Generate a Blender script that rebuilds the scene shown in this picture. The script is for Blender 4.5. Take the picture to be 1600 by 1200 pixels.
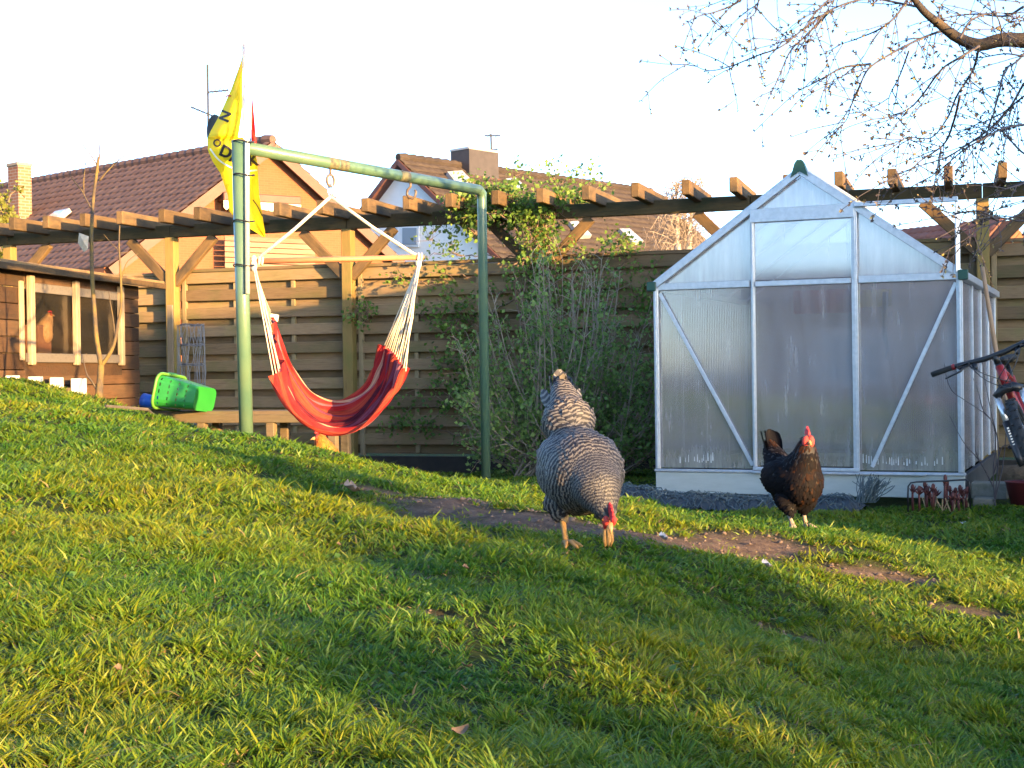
import bpy, bmesh, math, random
import numpy as np
from mathutils import Vector, Matrix
random.seed(7); rng = np.random.default_rng(7)
for o in list(bpy.data.objects): bpy.data.objects.remove(o)
SC = bpy.context.scene
COL = SC.collection
PI = math.pi; R_ = math.radians
# ---------------------------------------------------------------- camera (at the origin, lawn about 0.8 m below it)
FPX = 2222.0
_p, _r = math.atan(18/FPX), 0.0140
R0, U0, FW = Vector((1,0,0)), Vector((0,math.sin(_p),math.cos(_p))), Vector((0,math.cos(_p),-math.sin(_p)))
RT = R0*math.cos(_r) - U0*math.sin(_r); UP = R0*math.sin(_r) + U0*math.cos(_r)
cam_d = bpy.data.cameras.new('camera'); cam = bpy.data.objects.new('camera', cam_d); COL.objects.link(cam)
cam_d.sensor_width = 36; cam_d.lens = 36*FPX/1600; cam_d.clip_start = .05; cam_d.clip_end = 3000
cam.matrix_world = Matrix((( RT.x, UP.x, -FW.x, 0),(RT.y, UP.y, -FW.y, 0),(RT.z, UP.z, -FW.z, 0),(0,0,0,1)))
SC.camera = cam
# ---------------------------------------------------------------- light
ELEV = R_(6.3); SAZ = Vector((.68,-.733,0)).normalized()
SDIR = Vector((SAZ.x*math.cos(ELEV), SAZ.y*math.cos(ELEV), math.sin(ELEV)))
W = bpy.data.worlds.new('World'); SC.world = W; W.use_nodes = True
nt = W.node_tree; nt.nodes.clear()
sky = nt.nodes.new('ShaderNodeTexSky'); sky.sky_type = 'NISHITA'; sky.sun_disc = False
sky.sun_elevation = ELEV; sky.sun_rotation = math.atan2(SAZ.x, SAZ.y)
sky.air_density = 0.58; sky.dust_density = 0.7; sky.ozone_density = 1.75
bg = nt.nodes.new('ShaderNodeBackground'); bg.inputs['Strength'].default_value = .15
wo = nt.nodes.new('ShaderNodeOutputWorld')
nt.links.new(sky.outputs[0], bg.inputs[0]); nt.links.new(bg.outputs[0], wo.inputs[0])
sl = bpy.data.lights.new('sun', 'SUN'); sl.energy = 3.8; sl.angle = R_(.6); sl.color = (1,.60,.22)
so = bpy.data.objects.new('sun', sl); COL.objects.link(so); so.location = SDIR*40
so.rotation_euler = SDIR.to_track_quat('Z','Y').to_euler()
SC.view_settings.view_transform = 'Standard'; SC.view_settings.look = 'None'
SC.view_settings.gamma = 1; SC.view_settings.use_curve_mapping = False
SC.view_settings.exposure = 2.95
SC.render.engine = 'CYCLES'
SC.cycles.max_bounces = 8; SC.cycles.transparent_max_bounces = 16; SC.cycles.use_denoising = True
# ---------------------------------------------------------------- helpers
def ray(px, py): return FW + RT*((px-800)/FPX) + UP*((600-py)/FPX)
def at(px, py, Y):
    d = ray(px, py); return d*(Y/d.y)
def onplane(px, py, P0, n):
    d = ray(px, py); return d*(P0.dot(n)/d.dot(n))
def V(*a): return Vector(a)
def lerp(a, b, t): return a+(b-a)*t

class MB:
    def __init__(s): s.v=[]; s.f=[]; s.m=[]; s.uv=[]; s.t=[]; s.hasuv=False
    def add(s, vs, fs, mi=0, uvs=None, tint=.5):
        b=len(s.v); s.v += [tuple(x) for x in vs]
        s.t += [tint]*len(vs)
        s.uv += (list(uvs) if uvs else [(0,0)]*len(vs))
        if uvs: s.hasuv=True
        s.f += [tuple(b+i for i in f) for f in fs]; s.m += [mi]*len(fs)
    def box(s, c, h, ax=None, mi=0, bev=0.0, tint=.5):
        """c centre, h half sizes, ax three axes"""
        c=Vector(c); ax = ax or (V(1,0,0),V(0,1,0),V(0,0,1))
        if bev<=0:
            vs=[c+ax[0]*(h[0]*i)+ax[1]*(h[1]*j)+ax[2]*(h[2]*k) for k in(-1,1) for j in(-1,1) for i in(-1,1)]
            s.add(vs,[(0,2,3,1),(4,5,7,6),(0,1,5,4),(2,6,7,3),(0,4,6,2),(1,3,7,5)],mi,None,tint); return
        b=min(bev, min(h)*.45); hs=[h[0],h[1],h[2]]; vs=[]; idx={}
        for sx in(-1,1):
            for sy in(-1,1):
                for sz in(-1,1):
                    sg=(sx,sy,sz)
                    for a in range(3):
                        p=[(hs[i]-(b if i!=a else 0))*sg[i] for i in range(3)]
                        idx[(sg,a)]=len(vs); vs.append(c+ax[0]*p[0]+ax[1]*p[1]+ax[2]*p[2])
        fs=[]
        for a in range(3):
            o1,o2=(a+1)%3,(a+2)%3
            for sa in(-1,1):
                q=[]
                for (u,w) in((-1,-1),(1,-1),(1,1),(-1,1)):
                    sg=[0,0,0]; sg[a]=sa; sg[o1]=u; sg[o2]=w; q.append(idx[(tuple(sg),a)])
                fs.append(q if sa>0 else q[::-1])
            for u in(-1,1):
                for w in(-1,1):
                    s0=[0,0,0]; s1=[0,0,0]; s0[a]=-1; s1[a]=1
                    for sg in(s0,s1): sg[o1]=u; sg[o2]=w
                    q=[idx[(tuple(s0),o1)],idx[(tuple(s1),o1)],idx[(tuple(s1),o2)],idx[(tuple(s0),o2)]]
                    fs.append(q if u*w>0 else q[::-1])
        for sx in(-1,1):
            for sy in(-1,1):
                for sz in(-1,1):
                    q=[idx[((sx,sy,sz),a)] for a in range(3)]
                    fs.append(q if sx*sy*sz>0 else q[::-1])
        s.add(vs,fs,mi,None,tint)
    def bar(s, a, b, w, d, up=V(0,0,1), mi=0, bev=0.0):
        """rectangular bar a->b, w = size along 'up'-ish axis, d = the other"""
        a=Vector(a); b=Vector(b); x=(b-a); L=x.length; x.normalize()
        y=up.cross(x)
        if y.length<1e-4: y=V(1,0,0).cross(x)
        y.normalize(); z=x.cross(y)
        s.box((a+b)/2,(L/2,d/2,w/2),(x,y,z),mi,bev)
    def tube(s, pts, rad, n=6, mi=0, cap=True, tint=.5, uvs=False):
        pts=[Vector(p) for p in pts]; m=len(pts)
        if not hasattr(rad,'__len__'): rad=[rad]*m
        t=(pts[1]-pts[0]).normalized(); u=t.cross(V(0,0,1))
        if u.length<.05: u=t.cross(V(1,0,0))
        u.normalize(); vs=[]; uv=[]
        for i,p in enumerate(pts):
            tt=(pts[min(i+1,m-1)]-pts[max(i-1,0)])
            if tt.length>1e-9: t=tt.normalized()
            u=(u-t*u.dot(t))
            if u.length<1e-6: u=t.cross(V(.3,.5,.8))
            u.normalize(); w=t.cross(u)
            for k in range(n):
                a=2*PI*k/n; vs.append(p+(u*math.cos(a)+w*math.sin(a))*rad[i]); uv.append((k/n,i/(m-1)))
        fs=[(i*n+k,i*n+(k+1)%n,(i+1)*n+(k+1)%n,(i+1)*n+k) for i in range(m-1) for k in range(n)]
        if cap: fs += [tuple(range(n))[::-1], tuple((m-1)*n+k for k in range(n))]
        s.add(vs,fs,mi,uv if uvs else None,tint)
    def poly(s, pts, mi=0): s.add(pts,[tuple(range(len(pts)))],mi)
    def prism(s, pts, off, mi=0):
        """closed outline pts extruded by off"""
        n=len(pts); off=Vector(off); vs=[Vector(p) for p in pts]+[Vector(p)+off for p in pts]
        s.add(vs,[tuple(range(n))[::-1],tuple(range(n,2*n))]+[(i,(i+1)%n,n+(i+1)%n,n+i) for i in range(n)],mi)
    def ball(s, c, r, n=8, m=6, mi=0, ax=None):
        c=Vector(c); ax=ax or (V(1,0,0),V(0,1,0),V(0,0,1)); r=r if hasattr(r,'__len__') else (r,r,r); vs=[]
        for i in range(1,m):
            th=PI*i/m
            for k in range(n):
                a=2*PI*k/n; vs.append(c+ax[0]*(r[0]*math.sin(th)*math.cos(a))+ax[1]*(r[1]*math.sin(th)*math.sin(a))+ax[2]*(r[2]*math.cos(th)))
        vs += [c+ax[2]*r[2], c-ax[2]*r[2]]; T=len(vs)-2
        fs=[(i*n+k,(i+1)*n+k,(i+1)*n+(k+1)%n,i*n+(k+1)%n) for i in range(m-2) for k in range(n)]
        fs+=[(T,k,(k+1)%n) for k in range(n)]+[(T+1,(m-2)*n+(k+1)%n,(m-2)*n+k) for k in range(n)]
        s.add(vs,fs,mi)
    def mesh(s, name, mats, smooth=False):
        me=bpy.data.meshes.new(name); me.from_pydata(s.v,[],s.f)
        for m in (mats if isinstance(mats,(list,tuple)) else [mats]): me.materials.append(m)
        if max(s.m or [0])>0: me.polygons.foreach_set('material_index',s.m)
        if s.hasuv:
            uvl=me.uv_layers.new(name='UVMap'); li=np.empty(len(me.loops),dtype=np.int32); me.loops.foreach_get('vertex_index',li)
            uvl.data.foreach_set('uv',np.array(s.uv,dtype=np.float32)[li].ravel())
        a=me.attributes.new('tint','FLOAT','POINT'); a.data.foreach_set('value',np.array(s.t,dtype=np.float32))
        if smooth: me.polygons.foreach_set('use_smooth',[True]*len(me.polygons))
        me.update(); return me
    def build(s, name, mats, parent=None, smooth=False):
        return link(name, s.mesh(name,mats,smooth), parent)

def link(name, me, parent=None, mw=None):
    o=bpy.data.objects.new(name,me); COL.objects.link(o)
    if parent is not None:
        o.parent=parent; o.matrix_parent_inverse=PW[parent.name].inverted()
    if mw is not None: o.matrix_basis=mw
    PW[o.name]=(mw.copy() if mw is not None else Matrix())
    return o
PW={}
def thing(name, label, cat, loc=(0,0,0), group=None):
    o=bpy.data.objects.new(name,None); COL.objects.link(o); o.location=loc; o.empty_display_size=.2
    PW[o.name]=Matrix.Translation(loc); tag(o,label,cat,group); return o
def tag(o,label,cat,group=None):
    o['label']=label; o['category']=cat
    if group: o['group']=group
    return o
def np_mesh(name, Vv, T, mats, tint=None, uv=None, smooth=False):
    me=bpy.data.meshes.new(name); nv=len(Vv); nt_=len(T)
    me.vertices.add(nv); me.vertices.foreach_set('co',np.asarray(Vv,dtype=np.float32).ravel())
    me.loops.add(nt_*3); me.loops.foreach_set('vertex_index',np.asarray(T,dtype=np.int32).ravel())
    me.polygons.add(nt_); me.polygons.foreach_set('loop_start',np.arange(0,nt_*3,3,dtype=np.int32))
    try: me.polygons.foreach_set('loop_total',np.full(nt_,3,dtype=np.int32))
    except Exception: pass
    for m in (mats if isinstance(mats,(list,tuple)) else [mats]): me.materials.append(m)
    if tint is not None:
        a=me.attributes.new('tint','FLOAT','POINT'); a.data.foreach_set('value',np.asarray(tint,dtype=np.float32))
    if uv is not None:
        u=me.uv_layers.new(name='UVMap'); u.data.foreach_set('uv',np.asarray(uv,dtype=np.float32)[np.asarray(T).ravel()].ravel())
    me.update(calc_edges=True); me.validate()
    if smooth: me.polygons.foreach_set('use_smooth',[True]*nt_)
    return me

# ---------------------------------------------------------------- materials
class NT:
    def __init__(s,name):
        s.m=bpy.data.materials.new(name); s.m.use_nodes=True; s.t=s.m.node_tree; s.t.nodes.clear()
        s.out=s.n('ShaderNodeOutputMaterial')
    def n(s,t,**kw):
        x=s.t.nodes.new(t)
        for k,v in kw.items(): setattr(x,k,v)
        return x
    def l(s,a,b): s.t.links.new(a,b)
    def val(s,sock,v):
        if hasattr(v,'is_linked'): s.l(v,sock)
        else: sock.default_value=v
    def coords(s,kind='Object',scale=(1,1,1),rot=(0,0,0)):
        tc=s.n('ShaderNodeTexCoord'); mp=s.n('ShaderNodeMapping'); s.l(tc.outputs[kind],mp.inputs[0])
        mp.inputs['Scale'].default_value=scale; mp.inputs['Rotation'].default_value=rot; return mp.outputs[0]
    def noise(s,co,scale,detail=5,rough=.6,dist=0):
        x=s.n('ShaderNodeTexNoise'); s.l(co,x.inputs['Vector']); x.inputs['Scale'].default_value=scale
        x.inputs['Detail'].default_value=detail; x.inputs['Roughness'].default_value=rough; x.inputs['Distortion'].default_value=dist
        return x.outputs[0]
    def ramp(s,f,stops,interp='LINEAR'):
        x=s.n('ShaderNodeValToRGB'); s.l(f,x.inputs[0]); cr=x.color_ramp; cr.interpolation=interp
        while len(cr.elements)<len(stops): cr.elements.new(.5)
        for e,(p,c) in zip(cr.elements,stops):
            e.position=p; e.color=(c,c,c,1) if not hasattr(c,'__len__') else (*c,1)
        return x.outputs[0]
    def mix(s,f,a,b,blend='MIX'):
        x=s.n('ShaderNodeMix',data_type='RGBA',blend_type=blend)
        s.val(x.inputs[0],f); 
        for i,c in ((6,a),(7,b)):
            if hasattr(c,'is_linked'): s.l(c,x.inputs[i])
            else: x.inputs[i].default_value=(*c,1) if len(c)==3 else c
        return x.outputs[2]
    def math(s,op,a,b=0.0):
        x=s.n('ShaderNodeMath',operation=op); s.val(x.inputs[0],a); s.val(x.inputs[1],b); return x.outputs[0]
    def attr(s,name='tint'):
        x=s.n('ShaderNodeAttribute',attribute_name=name); return x.outputs['Fac']
    def bump(s,h,strength=.3,dist=.02):
        x=s.n('ShaderNodeBump'); s.l(h,x.inputs['Height']); x.inputs['Strength'].default_value=strength; x.inputs['Distance'].default_value=dist
        return x.outputs[0]
    def bsdf(s,col,rough=.6,metal=0.0,normal=None,spec=.4):
        x=s.n('ShaderNodeBsdfPrincipled')
        if hasattr(col,'is_linked'): s.l(col,x.inputs['Base Color'])
        else: x.inputs['Base Color'].default_value=(*col,1)
        s.val(x.inputs['Roughness'],rough); x.inputs['Metallic'].default_value=metal; x.inputs['Specular IOR Level'].default_value=spec
        if normal is not None: s.l(normal,x.inputs['Normal'])
        return x.outputs[0]
    def done(s,sh): s.l(sh,s.out.inputs[0]); return s.m

def M(name,col,col2=None,scale=8,rough=.6,metal=0,spec=.4,stretch=(1,1,1),rand=0.0,bump=0.0,bscale=None,lo=.35,hi=.65,detail=5,bdist=.01):
    t=NT(name); co=t.coords('Object',stretch); c=col
    if col2 is not None:
        f=t.noise(co,scale,detail); c=t.ramp(f,[(lo,col),(hi,col2)])
    if rand:
        oi=t.n('ShaderNodeObjectInfo'); k=t.math('ADD',t.math('MULTIPLY',oi.outputs['Random'],2*rand),1-rand)
        g=t.n('ShaderNodeCombineColor'); [t.l(k,g.inputs[i]) for i in range(3)]
        c=t.mix(1.0,c,g.outputs[0],'MULTIPLY')
    nm=None
    if bump: nm=t.bump(t.noise(co,bscale or scale*3,4),bump,bdist)
    return t.done(t.bsdf(c,rough,metal,nm,spec))

def wood(name,c1,c2,c3=None,axis=0,rand=.2,scale=1.0,rough=.8,stain=None,stain_amt=.5,bump=.5):
    """grain along the object's axis; stain = colour of blotches (moss, grey weathering)"""
    t=NT(name); st=[14*scale]*3; st[axis]=1.2*scale
    oi=t.n('ShaderNodeObjectInfo'); tc=t.n('ShaderNodeTexCoord'); va=t.n('ShaderNodeVectorMath',operation='ADD'); cmb=t.n('ShaderNodeCombineXYZ')
    r10=t.math('MULTIPLY',oi.outputs['Random'],37.0); [t.l(r10,cmb.inputs[i]) for i in range(3)]
    t.l(tc.outputs['Object'],va.inputs[0]); t.l(cmb.outputs[0],va.inputs[1])
    mp=t.n('ShaderNodeMapping'); mp.inputs['Scale'].default_value=st; t.l(va.outputs[0],mp.inputs[0])
    f=t.noise(mp.outputs[0],3.0,6,.65,.4)
    c=t.ramp(f,[(.3,c1),(.52,c2),(.75,c3 or c1)])
    if stain is not None:
        m2=t.n('ShaderNodeMapping'); s2=[3.0]*3; s2[axis]=1.6; m2.inputs['Scale'].default_value=s2; t.l(va.outputs[0],m2.inputs[0])
        g=t.ramp(t.noise(m2.outputs[0],1.7,6,.6),[(.45,0.0),(.68,stain_amt)]); c=t.mix(g,c,stain)
    k=t.math('ADD',t.math('MULTIPLY',oi.outputs['Random'],2*rand),1-rand)
    g=t.n('ShaderNodeCombineColor'); [t.l(k,g.inputs[i]) for i in range(3)]
    c=t.mix(1.0,c,g.outputs[0],'MULTIPLY')
    return t.done(t.bsdf(c,rough,0,t.bump(f,bump,.006),.25))

def leafmat(name,stops,transl=.35,rough=.55,attr='tint'):
    t=NT(name); c=t.ramp(t.attr(attr),stops); b=t.bsdf(c,rough,0,None,.3)
    tr=t.n('ShaderNodeBsdfTranslucent'); t.l(c,tr.inputs[0]); mx=t.n('ShaderNodeMixShader'); mx.inputs[0].default_value=transl
    t.l(b,mx.inputs[1]); t.l(tr.outputs[0],mx.inputs[2]); return t.done(mx.outputs[0])

mFENCE=wood('weathered_fence_wood',(.122,.080,.044),(.175,.120,.066),(.094,.062,.036),0,.36,1.0,.85,(.10,.10,.035),.6)
mFENCEV=wood('weathered_upright_wood',(.17,.125,.07),(.23,.175,.10),(.13,.098,.055),2,.2,1.0,.85,(.12,.12,.04),.5)
mBEAM=wood('pergola_wood',(.075,.047,.022),(.115,.072,.032),(.048,.032,.017),0,.28,1.0,.8,(.028,.024,.018),.9)
mBEAMD=wood('mossy_dark_beam',(.050,.036,.020),(.085,.060,.026),(.030,.025,.016),0,.2,1.0,.85,(.020,.026,.010),.8)  # mossy wood darkened, the shade under the rafters put into the colour
mPOST=wood('pergola_post_wood',(.16,.105,.038),(.22,.145,.05),(.12,.08,.03),2,.12,1.0,.8,(.11,.12,.03),.6)
mCOOP=wood('stained_coop_wood',(.042,.024,.014),(.072,.038,.019),(.026,.016,.011),0,.4,1.0,.75,(.05,.035,.022),.7)
mPALE=wood('pale_bare_wood',(.20,.15,.095),(.27,.21,.14),(.15,.11,.07),2,.12,1.0,.7)
mGREYW=wood('grey_bare_wood',(.085,.075,.068),(.12,.108,.098),(.06,.053,.047),0,.12,1.0,.75)
mBENCH=wood('bench_wood',(.085,.062,.038),(.12,.09,.058),(.06,.045,.027),0,.15,1.0,.8,(.10,.10,.05),.4)
mWHITEP=M('white_painted_wood',(.62,.58,.50),(.72,.68,.6),12,.7)
mALU=M('mill_aluminium',(.50,.53,.57),(.40,.43,.47),30,.38,.55,.5)
mDKGREEN=M('dark_green_plastic',(.012,.055,.04),None,1,.45)
mGREENP=M('green_painted_steel',(.055,.115,.082),(.08,.135,.085),5,.33,.0,.5,bump=.15,bscale=60)
mRUST=M('rusty_steel',(.10,.06,.035),(.16,.13,.11),40,.6,.4)
mBLACKM=M('black_metal',(.012,.012,.014),None,1,.4,.0,.5)
mBLACKR=M('black_rubber',(.012,.012,.013),(.02,.02,.02),60,.75,bump=.4,bscale=200)
mREDP=M('red_paint',(.26,.014,.014),None,1,.35,0,.5)
mSILV=M('silver_metal',(.7,.7,.72),None,1,.25,.7)
mBRICK_=None
# ---------------------------------------------------------------- ground
CP=[]
def cp(px,py,Y): p=at(px,py,Y); CP.append((p.x,p.y,p.z-(.02 if Y>2.6 else .015)))
for a in [(0,1200,1.9),(500,1200,2.1),(1000,1200,2.4),(1600,1200,2.9),(0,900,3.2),(0,700,5.5),(0,622,7.5),(0,594,9.0),(1600,920,5.0),(1300,1000,4.0),
          (385,681,7.5),(300,800,4.6),(300,1000,2.9),(250,655,8.0),(155,618,8.9),(640,735,7.0),(560,712,7.2),(850,776,6.3),(910,857,4.4),(760,752,6.7),
          (1000,785,6.4),(1235,813,6.1),(1100,800,6.3),(650,860,4.2),(950,1000,3.2),(1500,870,6.2)]: cp(*a)
for x,y,z in [(1.0,8.6,-.87),(2.0,8.4,-.87),(3,8,-.85),(4.5,8,-.81),(5,5,-.82),(4,3,-.82),(2.4,1,-.84),(0,.3,-.66),(-2,.5,-.52),(-4,3,-.28),(-5,6,-.05),(-5.2,9,.05),
              (-.17,9.4,-.72),(-1.3,8.9,-.73),(-2.0,10,-.68),(-1.5,11.5,-.80),(-3,12,-.70),(-4,12,-.45),(-3.2,10,-.08),(0,12.5,-.88),(3,11.5,-.84),(-5,14,-.70),(6,10,-.84),(-7,8,.05),(-7,2,-.2),(8,2,-.85),(.8,7.6,-.78),(.2,8.4,-.74)]:
    CP.append((x,y,z))
CP=np.array(CP)
def _phi(d2): return np.where(d2>1e-9, .5*d2*np.log(np.maximum(d2,1e-9)), 0)
_n=len(CP); _d2=((CP[:,None,:2]-CP[None,:,:2])**2).sum(-1)
_A=np.zeros((_n+3,_n+3)); _A[:_n,:_n]=_phi(_d2)+np.eye(_n)*.04; _A[:_n,_n]=1; _A[:_n,_n+1:]=CP[:,:2]; _A[_n,:_n]=1; _A[_n+1:,:_n]=CP[:,:2].T
_w=np.linalg.solve(_A, np.concatenate([CP[:,2],[0,0,0]]))
def gz(x,y):
    x=np.atleast_1d(np.asarray(x,float)); y=np.atleast_1d(np.asarray(y,float)); o=np.empty(len(x))
    for i in range(0,len(x),20000):
        X,Y=x[i:i+20000],y[i:i+20000]
        d2=(X[:,None]-CP[None,:,0])**2+(Y[:,None]-CP[None,:,1])**2
        z=_phi(d2)@_w[:_n]+_w[_n]+X*_w[_n+1]+Y*_w[_n+2]
        r=np.maximum(np.maximum(np.abs(X)-7,0),np.maximum(np.maximum(Y-14.5,0),np.maximum(-Y,0)))
        k=np.clip(r/3,0,1); k=k*k*(3-2*k); z=np.clip(z,-1.0,.25)*(1-k)+(-.85)*k
        z+= (.012*np.sin(X*5.1+1.3*np.sin(Y*3.7))+.010*np.sin(Y*6.3+X*2.9+2*np.sin(X*1.9))+.007*np.sin(X*11.0-Y*8.3))*(1-k)
        o[i:i+20000]=z
    return o
def g1(x,y): return float(gz([x],[y])[0])
def gnd(px,py,lo=1.2,hi=13):
    Ys=np.linspace(lo,hi,700); P=np.array([tuple(at(px,py,Y)) for Y in Ys]); d=P[:,2]-gz(P[:,0],P[:,1])
    i=np.argmax(d<0)
    if d[i]>=0: i=len(Ys)-1
    return Vector((P[i,0],P[i,1],float(gz([P[i,0]],[P[i,1]])[0])))
def vnoise(x,y,s,seed=0):
    x=np.asarray(x)*s+seed*17.3; y=np.asarray(y)*s+seed*9.1
    xi=np.floor(x).astype(np.int64); yi=np.floor(y).astype(np.int64); fx=x-xi; fy=y-yi; fx=fx*fx*(3-2*fx); fy=fy*fy*(3-2*fy)
    def h(a,b):
        n=(a*374761393+b*668265263+seed*1442695)&0x7fffffff; n=(n^(n>>13))*1274126177&0x7fffffff; return ((n^(n>>16))&0xffff)/65535.
    return (h(xi,yi)*(1-fx)+h(xi+1,yi)*fx)*(1-fy)+(h(xi,yi+1)*(1-fx)+h(xi+1,yi+1)*fx)*fy
DIRT=[]   # (centre line in the lawn plane, half width)
for line,w in [([(690,788),(800,803),(900,822),(1010,836),(1110,848),(1190,856)],.30),([(1300,888),(1360,897),(1430,908)],.10),([(1470,950),(1550,962)],.09),([(1200,985),(1262,1003)],.05),([(520,756),(610,770)],.05),([(620,952),(700,965)],.03)]:
    DIRT.append(([gnd(*p) for p in line],w))
def dirt(x,y):
    x=np.asarray(x,float); y=np.asarray(y,float); best=np.zeros(len(x))
    wob=(vnoise(x,y,3.1,3)-.5)*.9+(vnoise(x,y,9,4)-.5)*.7
    for pts,w in DIRT:
        d=np.full(len(x),9.)
        for a,b in zip(pts[:-1],pts[1:]):
            ab=np.array([b.x-a.x,b.y-a.y]); L=max((ab**2).sum(),1e-9)
            t=np.clip(((x-a.x)*ab[0]+(y-a.y)*ab[1])/L,0,1); d=np.minimum(d,np.hypot(x-a.x-t*ab[0],y-a.y-t*ab[1]))
        best=np.maximum(best,np.clip(1.3-d/w-wob*.9,0,1))
    return best
# greenhouse frame
GYAW=R_(23); E1=V(math.cos(GYAW),-math.sin(GYAW),0); E2=V(math.sin(GYAW),math.cos(GYAW),0)
GW,GD=1.93,2.48
_s=(480*0+ (GW*E1.x*FPX+225*GW*math.sin(GYAW)))/480.0   # depth of the near right corner
GR=V(705*_s/FPX,_s,0); GL=GR-E1*GW
GSILL,GEAVE,GRIDGE,GGND=-.645,.545,1.235,-.80
def gp(u,w,z): return GL+E1*u+E2*w+V(0,0,z)
# fence frame
F0=V(-773*14.4/FPX,14.4,0); F1=V(759*11.5/FPX,11.5,0); FD=(F1-F0).normalized(); FN=V(FD.y,-FD.x,0)   # FN faces the camera
if FN.y>0: FN=-FN
def fs(px): p=onplane(px,500,F0,FN); return (p-F0).dot(FD)
def fp(s,off,z): q=F0+FD*s+FN*off; return V(q.x,q.y,z)

gx=np.unique(np.concatenate([np.arange(-6,6.01,.06),[-9,-12,-18,-30,-60,-120,-400,-1000],[9,12,18,30,60,120,400,1000],np.arange(-9,-6,.5),np.arange(6,9,.5)]))
gy=np.unique(np.concatenate([np.arange(.2,14.6,.06),np.arange(-3,.2,.4),[-6,-12,-30,-100,-400],np.arange(14.6,18,.5),[20,25,35,60,120,300,600,1500]]))
GX,GY=np.meshgrid(gx,gy); gxx,gyy=GX.ravel(),GY.ravel(); gzz=gz(gxx,gyy)
nx,ny=len(gx),len(gy); ii=(np.arange(ny-1)[:,None]*nx+np.arange(nx-1)[None,:]).ravel()
Tq=np.concatenate([np.stack([ii,ii+1,ii+nx+1],1),np.stack([ii,ii+nx+1,ii+nx],1)])
dm=dirt(gxx,gyy)
gzz=gzz+dm*((vnoise(gxx,gyy,14,5)-.5)*.03-.01)
t=NT('lawn_soil'); co=t.coords('Object'); d=t.attr()
soil=t.ramp(t.noise(co,16,9,.75),[(.3,(.065,.045,.036)),(.5,(.13,.09,.068)),(.7,(.22,.16,.12))])
turf=t.ramp(t.noise(co,14,6,.6),[(.3,(.014,.032,.007)),(.6,(.04,.06,.010)),(.8,(.09,.08,.025))])
mSOIL=t.done(t.bsdf(t.mix(d,turf,soil),.95,0,t.bump(t.noise(co,45,8,.75),1.0,.03),.15))
ground=link('ground',np_mesh('ground',np.stack([gxx,gyy,gzz],1),Tq,mSOIL,dm,None,True)); ground['kind']='structure'

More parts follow.
